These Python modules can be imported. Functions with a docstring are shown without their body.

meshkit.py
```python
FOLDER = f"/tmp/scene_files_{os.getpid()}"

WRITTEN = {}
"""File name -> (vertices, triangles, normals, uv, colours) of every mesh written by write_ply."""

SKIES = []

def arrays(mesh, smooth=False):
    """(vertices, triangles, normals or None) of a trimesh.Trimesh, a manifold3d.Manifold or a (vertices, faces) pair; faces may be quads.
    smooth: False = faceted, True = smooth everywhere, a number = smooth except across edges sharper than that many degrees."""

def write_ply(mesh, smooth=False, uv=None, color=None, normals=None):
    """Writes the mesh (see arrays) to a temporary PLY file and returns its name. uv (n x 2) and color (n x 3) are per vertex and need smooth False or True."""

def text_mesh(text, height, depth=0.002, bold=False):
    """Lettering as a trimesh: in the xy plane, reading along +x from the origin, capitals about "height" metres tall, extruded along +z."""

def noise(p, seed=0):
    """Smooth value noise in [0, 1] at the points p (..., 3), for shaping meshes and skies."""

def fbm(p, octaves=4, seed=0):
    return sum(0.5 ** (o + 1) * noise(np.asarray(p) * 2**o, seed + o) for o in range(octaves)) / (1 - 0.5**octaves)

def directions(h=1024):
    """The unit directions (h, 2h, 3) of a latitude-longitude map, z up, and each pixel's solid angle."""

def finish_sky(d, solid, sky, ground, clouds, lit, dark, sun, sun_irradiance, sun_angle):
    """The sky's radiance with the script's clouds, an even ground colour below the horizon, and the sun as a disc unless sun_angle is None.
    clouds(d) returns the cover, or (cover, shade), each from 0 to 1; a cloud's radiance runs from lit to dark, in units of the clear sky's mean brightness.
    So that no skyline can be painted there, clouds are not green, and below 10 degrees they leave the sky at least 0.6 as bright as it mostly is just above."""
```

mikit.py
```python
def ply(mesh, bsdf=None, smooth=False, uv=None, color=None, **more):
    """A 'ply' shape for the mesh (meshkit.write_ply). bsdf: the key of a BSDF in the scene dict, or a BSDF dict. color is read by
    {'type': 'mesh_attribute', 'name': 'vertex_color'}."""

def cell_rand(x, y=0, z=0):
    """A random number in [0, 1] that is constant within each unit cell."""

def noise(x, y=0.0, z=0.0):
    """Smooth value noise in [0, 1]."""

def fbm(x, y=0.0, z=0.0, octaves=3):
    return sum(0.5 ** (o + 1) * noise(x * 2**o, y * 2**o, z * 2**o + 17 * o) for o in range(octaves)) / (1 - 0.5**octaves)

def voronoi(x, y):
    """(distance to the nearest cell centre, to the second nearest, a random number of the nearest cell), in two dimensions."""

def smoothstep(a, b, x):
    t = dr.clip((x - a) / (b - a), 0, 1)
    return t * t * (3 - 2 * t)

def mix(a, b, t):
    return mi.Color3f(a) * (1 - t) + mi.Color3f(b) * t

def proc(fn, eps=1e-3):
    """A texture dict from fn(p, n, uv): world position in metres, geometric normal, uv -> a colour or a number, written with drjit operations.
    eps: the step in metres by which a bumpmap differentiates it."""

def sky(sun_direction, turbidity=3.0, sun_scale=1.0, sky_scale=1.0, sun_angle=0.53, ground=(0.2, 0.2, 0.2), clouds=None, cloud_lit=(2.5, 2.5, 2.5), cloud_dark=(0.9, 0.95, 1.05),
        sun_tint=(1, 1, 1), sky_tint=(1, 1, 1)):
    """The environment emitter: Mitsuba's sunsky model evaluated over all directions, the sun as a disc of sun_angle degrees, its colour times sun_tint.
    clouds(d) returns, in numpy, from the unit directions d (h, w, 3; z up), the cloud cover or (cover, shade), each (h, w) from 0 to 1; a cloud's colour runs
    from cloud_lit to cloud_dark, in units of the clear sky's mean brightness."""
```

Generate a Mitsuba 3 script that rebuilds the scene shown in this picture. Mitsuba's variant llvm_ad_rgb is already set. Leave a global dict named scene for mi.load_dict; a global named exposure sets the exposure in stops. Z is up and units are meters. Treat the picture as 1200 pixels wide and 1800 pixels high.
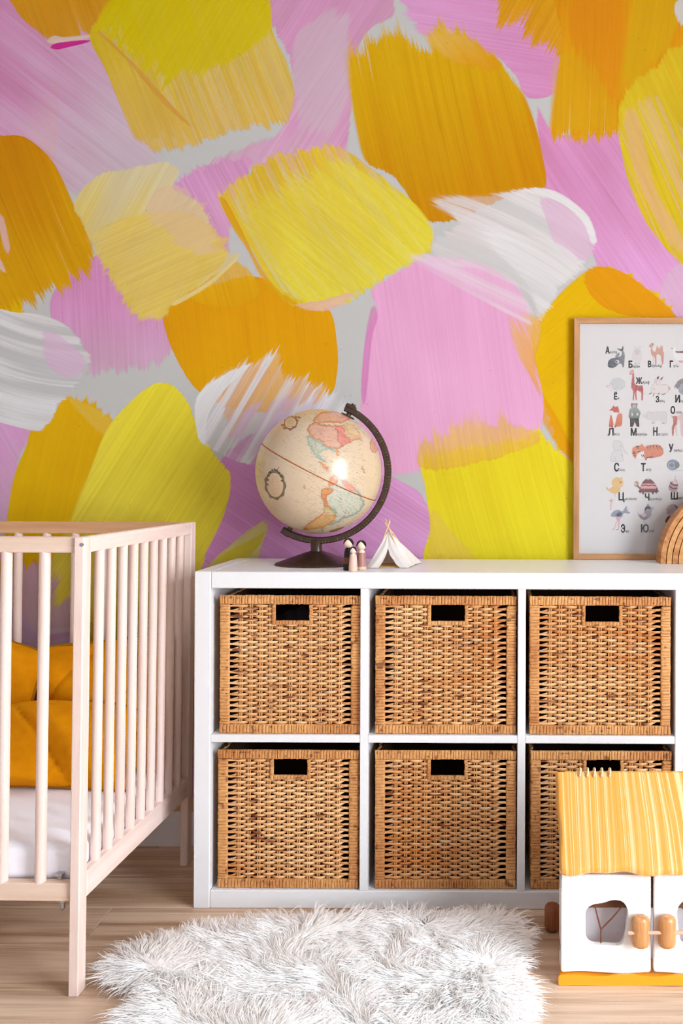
import math, random, os
import numpy as np, trimesh, shapely, shapely.geometry as sg, shapely.affinity as sa
import scipy.ndimage as ndi
import drjit as dr
import mitsuba as mi
import mikit, meshkit

random.seed(7)
RNG = np.random.default_rng(7)
T = mi.ScalarTransform4f
scene, labels = {}, {}

# ------------------------------------------------------------------ camera, light, exposure
exposure = 1.2
EYE_Z = 0.973                      # camera height above the floor
scene['camera'] = {
    'type': 'perspective', 'fov': 2 * math.degrees(math.atan(600 / 1750)), 'fov_axis': 'x',
    'principal_point_offset_x': -265 / 1200, 'principal_point_offset_y': 59 / 1800,
    'to_world': T().look_at(origin=[0, 0, EYE_Z], target=[0, 1, EYE_Z], up=[-0.004, 0, 1]),
    'near_clip': 0.05, 'far_clip': 50.0}
WINDOW_LIGHT = 8.0                # radiance of the daylight behind the window
WINDOW_BOX = (1.9, -0.9, 0.95, 0.2, 2.1)   # x of the wall, y from, y to, z from, z to
ROOM = (-2.9, 1.9, -2.2, 2.64, 2.7)          # x from, x to, y from, y to, ceiling
WALL_Y = ROOM[3]


# ------------------------------------------------------------------ helpers
def lin(c):
    """sRGB 0..255 to linear."""
    c = np.asarray(c, float) / 255.0
    return np.where(c <= 0.04045, c / 12.92, ((c + 0.055) / 1.055) ** 2.4)


def rgb(c, k=1.0):
    return {'type': 'rgb', 'value': [float(x) for x in np.clip(lin(c) * k, 0, 0.95)]}


def col(c, k=1.0):
    return mi.Color3f(*[float(x) for x in np.clip(lin(c) * k, 0, 0.95)])


def mat(name, color, rough=0.6, spec=0.3, k=0.87, **more):
    base = color if isinstance(color, dict) else rgb(color, k)
    scene[name] = {'type': 'twosided', 'bsdf': {'type': 'principled', 'base_color': base, 'roughness': rough, 'specular': spec, **more}}
    return name


def numbered(key):
    if key not in USED:
        USED.add(key)
        return key
    i = 1
    while f'{key}_{i:03d}' in USED:
        i += 1
    USED.add(f'{key}_{i:03d}')
    return f'{key}_{i:03d}'


USED = set()


def thing(name, label=None, cat=None, group=None, kind=None):
    key = numbered(name)
    d = {}
    for a, b in (('label', label), ('category', cat), ('group', group), ('kind', kind)):
        if b:
            d[a] = b
    labels[key] = d
    return key


def put(key, mesh, bsdf, smooth=False, **kw):
    scene[key] = mikit.ply(mesh, bsdf, smooth=smooth, **kw)
    return key


def part(parent, name, mesh, bsdf, smooth=False, label=None, kind=None, **kw):
    key = numbered(parent + '__' + name)
    put(key, mesh, bsdf, smooth, **kw)
    d = {}
    if label:
        d['label'] = label
    if kind:
        d['kind'] = kind
    if d:
        labels[key] = d
    return key


def rbox(x0, x1, y0, y1, z0, z1, b=0.002):
    """A box with chamfered edges."""
    c = np.array([(x0 + x1) / 2, (y0 + y1) / 2, (z0 + z1) / 2])
    h = np.array([x1 - x0, y1 - y0, z1 - z0]) / 2
    b = min(b, *(h * 0.9))
    pts = []
    for s in np.ndindex(2, 2, 2):
        s = np.array(s) * 2 - 1
        for k in range(3):
            q = h - b
            q = q.copy()
            q[k] = h[k]
            pts.append(c + s * q)
    return trimesh.convex.convex_hull(np.array(pts))


def join(ms):
    return trimesh.util.concatenate([m for m in ms])


def tube(pts, radii, sides=8, caps=True, squash=None):
    """A tube along a polyline. squash=(vector, factor) flattens the cross-section along the vector."""
    p = np.asarray(pts, float)
    n = len(p)
    r = np.broadcast_to(radii, (n,)).astype(float)
    t = np.gradient(p, axis=0)
    t /= np.linalg.norm(t, axis=1, keepdims=True) + 1e-12
    ref = np.where(np.abs(t[:, 2:]) < 0.9, [0, 0, 1.0], [1.0, 0, 0])
    a = np.cross(t, ref)
    a /= np.linalg.norm(a, axis=1, keepdims=True) + 1e-12
    b = np.cross(t, a)
    ang = np.arange(sides) * 2 * np.pi / sides
    off = r[:, None, None] * (np.cos(ang)[None, :, None] * a[:, None] + np.sin(ang)[None, :, None] * b[:, None])
    if squash is not None:
        v, k = np.asarray(squash[0], float), squash[1]
        off = off - (1 - k) * (off @ v)[..., None] * v
    v = (p[:, None] + off).reshape(-1, 3)
    i, j = np.meshgrid(np.arange(n - 1), np.arange(sides), indexing='ij')
    q = np.stack([i * sides + j, i * sides + (j + 1) % sides, (i + 1) * sides + (j + 1) % sides, (i + 1) * sides + j], -1).reshape(-1, 4)
    f = np.vstack([q[:, [0, 1, 2]], q[:, [0, 2, 3]]])
    if caps:
        v = np.vstack([v, p[:1], p[-1:]])
        m = n * sides
        jj = np.arange(sides)
        f = np.vstack([f, np.stack([jj * 0 + m, (jj + 1) % sides, jj], 1), np.stack([jj * 0 + m + 1, (n - 1) * sides + jj, (n - 1) * sides + (jj + 1) % sides], 1)])
    me = trimesh.Trimesh(v, f, process=False)
    if me.volume < 0:
        me.invert()
    return me


def lathe(prof, sections=40):
    """prof: (radius, z) from bottom to top."""
    m = trimesh.creation.revolve(np.asarray(prof, float), sections=sections)
    if m.volume < 0:
        m.invert()
    return m


def moved(m, x=0, y=0, z=0):
    m = m.copy()
    m.apply_translation([x, y, z])
    return m


def plate(poly, y0, y1):
    """A shapely polygon drawn in (x, z), extruded from y0 to y1."""
    m = trimesh.creation.extrude_polygon(poly, y1 - y0, engine='earcut')
    v = m.vertices.copy()
    m = trimesh.Trimesh(np.stack([v[:, 0], y0 + v[:, 2], v[:, 1]], 1), m.faces[:, ::-1].copy(), process=False)
    if m.volume < 0:
        m.invert()
    return m


def catmull(pts, n=10, closed=True):
    p = np.asarray(pts, float)
    k = len(p)
    out = []
    for i in range(k if closed else k - 1):
        if closed:
            a, b, c, d = p[i - 1], p[i], p[(i + 1) % k], p[(i + 2) % k]
        else:
            a, b, c, d = p[max(i - 1, 0)], p[i], p[i + 1], p[min(i + 2, k - 1)]
        t = (np.arange(n) / n)[:, None]
        out.append(0.5 * (2 * b + (c - a) * t + (2 * a - 5 * b + 4 * c - d) * t ** 2 + (3 * b - a - 3 * c + d) * t ** 3))
    if not closed:
        out.append(p[-1:])
    return np.vstack(out)


# ------------------------------------------------------------------ painted prints (mural, poster, globe gores)
TAB = RNG.random((512, 512)).astype(np.float32)


def tab(a, b):
    return ndi.map_coordinates(TAB, [np.asarray(a, np.float32), np.asarray(b, np.float32)], order=1, mode='grid-wrap')


def fill_mask(P, X0, Y0, w, h, step):
    """Even-odd scanline fill of a closed polygon on a grid of points (X0 + i step, Y0 + j step)."""
    m = np.zeros((h, w), np.uint8)
    x1, y1 = P[:, 0], P[:, 1]
    x2, y2 = np.roll(x1, -1), np.roll(y1, -1)
    xs = X0 + np.arange(w) * step
    for j in range(h):
        y = Y0 + j * step
        hit = (y1 <= y) != (y2 <= y)
        if hit.any():
            cx = np.sort(x1[hit] + (y - y1[hit]) * (x2[hit] - x1[hit]) / (y2[hit] - y1[hit]))
            m[j] = np.searchsorted(cx, xs) & 1
    return m


class Print:
    """A flat printed picture, mixed from painted shapes in its own units; sampled by a procedural texture."""

    def __init__(self, w, h, res, base):
        self.w, self.h, self.res = w, h, res
        self.W, self.H = int(w * res), int(h * res)
        self.a = np.empty((self.H, self.W, 3), np.float32)
        self.a[:] = lin(base)

    def region(self, P, pad):
        i0 = max(0, int((P[:, 0].min() - pad) * self.res)); i1 = min(self.W, int((P[:, 0].max() + pad) * self.res) + 1)
        j0 = max(0, int((P[:, 1].min() - pad) * self.res)); j1 = min(self.H, int((P[:, 1].max() + pad) * self.res) + 1)
        return i0, i1, j0, j1

    def sdf(self, P, pad):
        i0, i1, j0, j1 = self.region(P, pad)
        if i1 <= i0 or j1 <= j0:
            return None
        st = 1 / self.res
        # the mask is made on a padded grid so that shapes cut by the border keep their edge
        m = fill_mask(P, (i0 + .5) * st, (j0 + .5) * st, i1 - i0, j1 - j0, st)
        d = (ndi.distance_transform_edt(m) - ndi.distance_transform_edt(1 - m)) * st
        X, Y = np.meshgrid((np.arange(i0, i1) + .5) * st, (np.arange(j0, j1) + .5) * st)
        return i0, i1, j0, j1, d.astype(np.float32), X, Y

    def stroke(self, pts, c0, c1=None, ang=90, rag=(3, 10), dry=(0, .2), a=1.0, tex=.06, edge=.06, bend=0.0, mixn=.35, smooth=True, soft=.8, fade=(0, 0), stripe=None):
        P = catmull(pts, 8) if smooth else np.asarray(pts, float)
        g = self.sdf(P, 34)
        if g is None:
            return
        i0, i1, j0, j1, d, X, Y = g
        c0 = np.asarray(c0, float); c1 = c0 if c1 is None else np.asarray(c1, float)
        dx, dy = math.cos(math.radians(ang)), math.sin(math.radians(ang))
        tp = P @ [dx, dy]
        t = X * dx + Y * dy
        tn = np.clip((t - tp.min()) / (tp.max() - tp.min() + 1e-6), 0, 1)
        s = -X * dy + Y * dx + bend * (tn - .5) ** 2 * 100
        k = RNG.random() * 400
        n1 = tab(s * .42 + k, t * .006 + k); n2 = tab(s * .11 + k, t * .004); nf = tab(s * 1.0 + k, t * .012); n3 = tab(s * .03 + k, t * .012 + k)
        ragn = (n1 * .55 + n2 * .7 + nf * .4 - .82)
        r = rag[0] * (1 - tn) ** 2 + rag[1] * tn ** 2
        disp = ragn * 2.4 * r
        jj = (Y + disp * dy) * self.res - .5 - j0
        ii = (X + disp * dx) * self.res - .5 - i0
        ds = ndi.map_coordinates(d, [jj, ii], order=1, mode='nearest')
        sf = soft + r * (.08 + .5 * nf)
        al = np.clip(ds / sf * .5 + .5, 0, 1)
        al = al * al * (3 - 2 * al)
        if stripe:
            w = tab(s * stripe[0] + k * 3, t * .004 + 5) * .7 + n1 * .3
            al = al * (1 - stripe[1] * np.clip((w - .42) / .2, 0, 1))
        dd = dry[0] * np.clip(1 - tn / .45, 0, 1) + dry[1] * np.clip((tn - .45) / .55, 0, 1)
        nn = n1 * .45 + n2 * .3 + nf * .25
        al = al * (1 - np.clip((nn - (1 - dd) + .12) / .24, 0, 1) * (dd > 0.01)) * a
        fd = fade[0] * np.clip(1 - tn / .5, 0, 1) + fade[1] * np.clip((tn - .5) / .5, 0, 1)
        al = al * (1 - fd)
        q = np.clip(tn + (n2 - .5) * mixn + (n3 - .5) * mixn, 0, 1)
        q = q * q * (3 - 2 * q)
        c = lin(c0)[None, None] * (1 - q[..., None]) + lin(c1)[None, None] * q[..., None]
        lines = np.clip((tab(s * .8 + k * 2, t * .005 + 3) - .78) / .2, 0, 1) * np.clip(tab(s * .05, t * .01 + 7) * 2 - .6, 0, 1)
        lum = 1 + tex * 2.6 * (nf * .5 + n1 * .5 - .5) + tex * 1.4 * (n3 - .5) - tex * 1.6 * lines - edge * np.exp(-np.clip(ds, 0, 50) / 1.8)
        c = c * lum[..., None] ** np.array([.8, 1.1, 1.3])
        self.blend(i0, i1, j0, j1, c, al)

    def blend(self, i0, i1, j0, j1, c, al):
        v = self.a[j0:j1, i0:i1]
        v += (np.clip(c, 0, 1) - v) * al[..., None].astype(np.float32)

    def blob(self, pts, c, a=1.0, wash=.15, smooth=True, c2=None, axis=(0, 1), soft=.5):
        """A watercolour shape; c2: a second colour reached along the axis."""
        P = catmull(pts, 6) if smooth else np.asarray(pts, float)
        g = self.sdf(P, 3)
        if g is None:
            return
        i0, i1, j0, j1, d, X, Y = g
        al = np.clip(d / soft * .5 + .5, 0, 1) * a
        n = tab(X * .6 + 3, Y * .6 + 9) * .6 + tab(X * 2, Y * 2) * .4
        t = X * axis[0] + Y * axis[1]
        tp = P @ np.asarray(axis, float)
        q = np.clip((t - tp.min()) / (np.ptp(tp) + 1e-6), 0, 1)[..., None]
        cc = lin(c)[None, None] * (1 - q) + lin(c if c2 is None else c2)[None, None] * q
        cc = cc + (1 - cc) * (wash * (n - .4))[..., None]
        self.blend(i0, i1, j0, j1, cc, al)

    def disc(self, x, y, rx, ry, c, a=1.0, **k):
        t = np.linspace(0, 2 * np.pi, 18, endpoint=False)
        self.blob(np.stack([x + rx * np.cos(t), y + ry * np.sin(t)], 1), c, a, smooth=False, **k)

    def line(self, pts, w, c, a=1.0, n=8, closed=False):
        ls = sg.LineString(catmull(pts, n, closed)).buffer(w / 2)
        for g in getattr(ls, 'geoms', [ls]):
            if not g.is_empty:
                self.blob(np.array(g.exterior.coords)[:-1], c, a, wash=.05, smooth=False)
                for h in g.interiors:
                    pass

    def texture(self, where):
        """where(p) -> (column, row) in the print's units."""
        W, H, res = self.W, self.H, self.res
        flat = [mi.Float(np.ascontiguousarray(self.a[..., k]).ravel()) for k in range(3)]
        dr.eval(*flat)

        def fn(p, n, uv):
            u, v = where(p)
            x = dr.clip(u * res - .5, 0, W - 1.001); y = dr.clip(v * res - .5, 0, H - 1.001)
            xi, yi = dr.floor(x), dr.floor(y)
            fx, fy = x - xi, y - yi
            k = mi.UInt32(yi) * W + mi.UInt32(xi)
            out = []
            for c in flat:
                a = dr.lerp(dr.gather(mi.Float, c, k), dr.gather(mi.Float, c, k + 1), fx)
                b = dr.lerp(dr.gather(mi.Float, c, k + W), dr.gather(mi.Float, c, k + W + 1), fx)
                out.append(dr.lerp(a, b, fy))
            return mi.Color3f(*out)
        return mikit.proc(fn)


def wood(c0, c1, scale=1.0, axis=2, ring=60.0):
    """Wood grain running along an axis of the world."""
    A, B = col(c0, .76), col(c1, .76)

    def fn(p, n, uv):
        q = [p.x, p.y, p.z]
        q[axis] = q[axis] * 0.06
        g = mikit.fbm(q[0] * ring * scale, q[1] * ring * scale, q[2] * ring * scale, 3)
        f = mikit.noise(q[0] * 700 * scale, q[1] * 700 * scale, q[2] * 500 * scale)
        t = dr.clip(g * 1.5 - .35 + (f - .5) * .35, 0, 1)
        return A * (1 - t) + B * t
    return mikit.proc(fn)


# ------------------------------------------------------------------ materials
mat('m_white_wall', (206, 209, 212), .8, .2)
mat('m_ceiling', (206, 209, 212), .9, .1)
mat('m_trim', (236, 236, 238), .45, .4)
mat('m_shelf_white', (246, 246, 247), .35, .45, k=.70)
mat('m_beech', wood((247, 225, 215), (232, 201, 186), 1.0, 2), .5, .35)
mat('m_beech_x', wood((240, 214, 194), (224, 190, 164), 1.0, 0), .5, .35)
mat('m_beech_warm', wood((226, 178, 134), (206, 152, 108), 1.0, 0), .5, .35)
mat('m_beech_y', wood((247, 225, 215), (232, 201, 186), 1.0, 1), .5, .35)
mat('m_oak_x', wood((205, 155, 108), (165, 112, 68), 1.3, 0), .55, .3)
mat('m_oak_z', wood((205, 155, 108), (160, 108, 66), 1.3, 2), .55, .3)
mat('m_steel', (190, 192, 195), .3, .5, metallic=.9)
mat('m_sheet', (244, 246, 255), .85, .15, k=.95)
scene['m_hide'] = {'type': 'twosided', 'bsdf': {'type': 'diffuse', 'reflectance': {'type': 'rgb', 'value': [.95, .945, .935]}}}
mat('m_black_paint', (10, 9, 10), .3, .35)

# ------------------------------------------------------------------ mural wall
MU = 1 / 663.0                     # one mural unit in metres
MU_X, MU_Z = -865 * MU, 0.973 + 841 * MU       # the mural's printed origin on the wall


def paint_mural():
    g = Print(2100, 1820, 1.6, (207, 206, 202))
    sheets = ((1600, 510), (-720, 160), (430, 1360), (1500, 1460), (560, -760), (-500, -820), (1650, -520), (440, 320))     # the design repeats with a drop; the last sheet lies on top
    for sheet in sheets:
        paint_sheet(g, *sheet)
    for q in range(230):            # tiny specks of dried paint in the print
        x, y = RNG.random(2) * [2100, 1820]
        g.disc(x, y, .6 + RNG.random() * .6, .6 + RNG.random() * .6, (150, 90, 80), .5)
    g.a *= 0.615
    return g


def paint_sheet(g, ox, oy):  # upper strokes carry the dimmer light of the wall top in their colours
    def S(pts, *a, **k):
        g.stroke([(x + ox, y + oy) for x, y in pts], *a, **k)
    PK, PK2, PKD = (224, 148, 194), (232, 166, 214), (214, 140, 190)
    # pinks of the lowest layer
    S([(-60, -60), (70, -40), (210, 110), (275, 262), (262, 296), (140, 348), (60, 262), (-60, 262)], PK, (222, 182, 206), 38, (2, 26), (0, .15), tex=.10, fade=(0, .55))
    S([(462, 20), (500, -20), (640, -40), (690, 20), (640, 60), (616, 120), (612, 210), (600, 285), (520, 300), (430, 300), (330, 345), (300, 330), (420, 262), (495, 225), (512, 120)], (228, 178, 205), PK, -58, (22, 8), (.15, .1), tex=.10, fade=(.25, .2))
    S([(520, 60), (600, 30), (612, 150), (575, 235), (520, 200)], (216, 200, 206), None, -58, (20, 20), (.3, .3), a=.55, edge=0)
    S([(300, 330), (350, 295), (440, 282), (412, 345), (392, 470), (372, 450), (335, 352)], (226, 160, 205), (226, 166, 200), 62, (8, 16), (.1, .2), tex=.1)
    S([(715, -30), (890, -40), (990, 60), (982, 152), (926, 172), (900, 130), (860, 96), (770, 70), (722, 46)], PK2, PK, 8, (14, 4), (.15, 0), tex=.10)
    S([(944, 196), (978, 236), (1092, 236), (1106, 330), (1182, 440), (1210, 470), (1210, 580), (1150, 545), (1062, 484), (1040, 445), (1005, 360), (950, 330)], PK, PK2, 56, (6, 10), (.1, 0), tex=.10)
    S([(1160, 500), (1210, 450), (1260, 480), (1260, 640), (1170, 600)], (228, 186, 212), None, 60, a=.8)
    S([(88, 530), (122, 484), (214, 440), (290, 550), (296, 628), (230, 648), (150, 656), (102, 645), (92, 580)], PK, (228, 160, 204), 87, (2, 12), (0, .1), tex=.11, fade=(0, .35))
    S([(-30, 735), (62, 756), (34, 800), (22, 905), (-30, 915)], PK2, (220, 176, 206), 60, (4, 16), (0, .3))
    S([(20, 1010), (90, 985), (140, 1010), (150, 1190), (30, 1190)], (214, 176, 206), (205, 190, 205), 80, (20, 10), (.2, .2), a=.75)
    S([(395, 800), (540, 740), (690, 838), (747, 882), (775, 1010), (340, 1010), (372, 930)], (222, 150, 205), PK2, 33, (4, 4), (0, 0), tex=.12)
    # oranges
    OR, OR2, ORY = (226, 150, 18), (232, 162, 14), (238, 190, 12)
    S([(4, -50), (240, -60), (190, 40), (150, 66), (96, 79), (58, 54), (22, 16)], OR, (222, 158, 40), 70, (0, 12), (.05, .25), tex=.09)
    S([(78, 76), (98, 80), (150, 70), (154, 64), (110, 68), (90, 66)], (236, 205, 195), None, -8, (2, 2), (0, 0))
    S([(86, 86), (100, 78), (150, 73), (151, 77), (112, 87), (96, 90)], (214, 50, 150), None, -8, (2, 2), (0, 0))
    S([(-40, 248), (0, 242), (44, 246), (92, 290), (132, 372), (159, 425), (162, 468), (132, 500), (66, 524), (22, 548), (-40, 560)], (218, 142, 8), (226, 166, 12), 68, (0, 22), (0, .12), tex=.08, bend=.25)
    S([(-4, 385), (4, 386), (16, 440), (9, 446), (0, 420)], (238, 190, 170), None, 70, (4, 6), (0, .2))
    S([(-4, 455), (8, 478), (4, 482), (-6, 470)], (238, 196, 180), None, 70, (2, 4))
    S([(606, 80), (624, 100), (650, 66), (690, 56), (728, 78), (752, 86), (748, 50), (790, 52), (850, 88), (902, 140), (934, 208), (951, 272), (955, 332), (902, 342), (852, 362), (800, 386), (748, 388), (714, 342), (688, 310), (640, 282), (622, 220), (610, 150)], (228, 178, 14), (214, 144, 4), 77, (26, 4), (.28, .04), tex=.08, bend=.15)  # darker orange: the dim upper wall is painted into its colour
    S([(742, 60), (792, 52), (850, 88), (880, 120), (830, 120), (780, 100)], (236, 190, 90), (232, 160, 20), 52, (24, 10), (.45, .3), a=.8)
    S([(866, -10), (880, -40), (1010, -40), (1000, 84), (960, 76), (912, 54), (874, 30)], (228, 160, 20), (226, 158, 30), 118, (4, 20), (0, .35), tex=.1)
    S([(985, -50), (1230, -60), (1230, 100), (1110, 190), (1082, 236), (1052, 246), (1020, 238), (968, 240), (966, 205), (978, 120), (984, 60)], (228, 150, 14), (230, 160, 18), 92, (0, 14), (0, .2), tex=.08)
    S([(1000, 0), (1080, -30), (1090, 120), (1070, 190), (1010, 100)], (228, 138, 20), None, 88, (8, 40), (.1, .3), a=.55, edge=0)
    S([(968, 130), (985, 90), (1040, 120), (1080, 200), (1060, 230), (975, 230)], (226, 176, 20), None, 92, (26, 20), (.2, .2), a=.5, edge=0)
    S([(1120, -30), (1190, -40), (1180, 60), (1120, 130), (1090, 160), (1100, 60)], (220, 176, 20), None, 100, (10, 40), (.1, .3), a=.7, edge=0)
    S([(1184, 5), (1230, -30), (1230, 40), (1192, 40)], (214, 208, 200), None, 90, (2, 8), (0, .2))
    S([(60, 752), (122, 702), (196, 746), (174, 830), (130, 920), (105, 985), (60, 992), (8, 1000), (14, 900), (26, 838), (44, 792)], (236, 182, 12), (234, 186, 10), 102, (10, 10), (.05, .1), tex=.06)
    S([(120, 700), (196, 740), (184, 768), (140, 730)], (238, 200, 80), None, 40, (6, 14), (.1, .4), a=.6)
    S([(296, 528), (378, 502), (450, 488), (520, 526), (576, 545), (591, 604), (591, 660), (575, 698), (500, 724), (420, 722), (348, 690), (304, 622), (284, 556)], (236, 164, 10), (238, 172, 10), 84, (2, 2), (0, 0), tex=.05, edge=.10)
    S([(318, 512), (352, 478), (410, 462), (446, 490), (452, 520), (420, 542), (360, 540)], (238, 184, 22), (236, 172, 16), 75, (10, 4), (.1, .05), a=.85, tex=.1)
    S([(916, 596), (962, 538), (1020, 482), (1062, 470), (1112, 490), (1182, 550), (1200, 700), (1200, 810), (1004, 806), (968, 742), (948, 690), (926, 640)], (240, 190, 8), (238, 192, 10), -42, (8, 8), (.1, .05), tex=.05)
    S([(1030, 474), (1066, 468), (1114, 490), (1186, 556), (1120, 556), (1060, 540), (1030, 505)], (236, 160, 14), None, 45, (6, 6), (.1, .1), tex=.06)
    S([(930, 640), (952, 690), (985, 745), (1010, 800), (1012, 818), (985, 790), (950, 735), (932, 690)], (240, 165, 14), None, 62, (10, 10), (.1, .2), a=.8)
    # big pink of the middle, its colour lightened for the brighter light there
    S([(652, 512), (700, 478), (762, 452), (852, 468), (918, 520), (936, 620), (954, 700), (951, 750), (944, 776), (872, 812), (742, 828), (640, 824), (634, 690), (643, 592), (661, 545)], (242, 174, 214), (246, 180, 218), 82, (4, 2), (0, 0), tex=.05, edge=.05)
    S([(652, 540), (662, 556), (652, 600), (642, 700), (634, 690), (640, 600)], (222, 128, 190), None, 95, (4, 8), (0, .3), a=.7)
    S([(896, 560), (944, 555), (942, 640), (950, 690), (930, 660), (908, 620)], (240, 186, 120), (240, 170, 40), 66, (14, 14), (.45, .35), a=.8)
    # yellows
    YE, YE2, YG = (238, 220, 58), (240, 224, 66), (232, 206, 24)
    S([(154, 62), (196, 14), (240, -50), (446, -60), (476, 56), (500, 108), (513, 160), (507, 200), (490, 221), (420, 230), (340, 254), (288, 268), (240, 250), (216, 204), (184, 128)], (222, 196, 10), (232, 192, 90), 70, (4, 10), (0, .12), tex=.09, bend=.2, mixn=.25, stripe=(.3, .18))
    S([(170, 40), (250, -40), (440, -50), (470, 50), (420, 95), (330, 140), (280, 130), (240, 110)], (224, 200, 8), None, 120, (10, 26), (0, .2), tex=.05, a=.9, edge=0)
    S([(155, 62), (176, 66), (236, 124), (300, 190), (330, 222), (270, 240), (240, 250), (214, 200), (184, 128)], (226, 192, 40), (232, 190, 84), 68, (2, 16), (0, .1), tex=.1, a=.85)
    S([(172, 62), (182, 66), (240, 122), (300, 188), (332, 222), (322, 218), (280, 180), (226, 116)], (226, 168, 70), None, 45, (2, 4), (0, 0), a=.9)
    S([(128, 362), (160, 318), (212, 300), (288, 288), (312, 302), (304, 334), (350, 362), (386, 440), (416, 456), (302, 536), (292, 556), (240, 552), (212, 520), (182, 472), (162, 430), (140, 392)], (230, 214, 168), (236, 206, 92), 118, (4, 12), (.05, .05), tex=.09, edge=.02)
    S([(165, 420), (240, 380), (340, 380), (400, 450), (300, 532), (285, 558), (240, 552), (205, 500)], (236, 204, 110), (238, 204, 80), -24, (20, 8), (.3, .05), a=.75, tex=.10)
    S([(260, 345), (310, 330), (352, 362), (380, 440), (330, 440), (270, 390)], (236, 198, 160), None, -30, (14, 14), (.3, .3), a=.6, edge=0)
    S([(305, 532), (360, 500), (414, 456), (410, 464), (364, 506), (308, 538)], (242, 226, 150), None, -35, (2, 2), (0, 0), a=.8)
    S([(384, 350), (420, 318), (470, 280), (560, 256), (604, 264), (642, 290), (682, 322), (740, 372), (757, 410), (752, 446), (702, 470), (640, 512), (582, 541), (520, 541), (482, 512), (440, 440), (408, 400)], (236, 196, 60), YE, 60, (10, 6), (.25, .05), tex=.09, bend=.3, stripe=(.2, .3))
    S([(420, 380), (500, 330), (600, 290), (680, 330), (750, 390), (750, 440), (640, 505), (580, 532), (520, 520), (470, 460)], (238, 214, 70), (242, 226, 72), 40, (40, 6), (.35, .05), tex=.08, a=.85, edge=0, stripe=(.25, .25))
    S([(384, 352), (396, 356), (420, 400), (450, 460), (490, 515), (540, 541), (500, 536), (464, 500), (432, 440), (406, 400)], (234, 172, 20), None, 62, (2, 12), (0, .2), a=.9)
    S([(520, 536), (560, 530), (610, 516), (620, 520), (580, 545), (540, 546)], (240, 190, 170), None, -20, (4, 6), (0, .2), a=.8)
    S([(1086, 190), (1132, 130), (1250, 80), (1250, 490), (1196, 462), (1140, 400), (1110, 340), (1090, 268)], (226, 196, 40), (228, 196, 36), 66, (10, 2), (.2, 0), tex=.10, stripe=(.2, .25))
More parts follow.
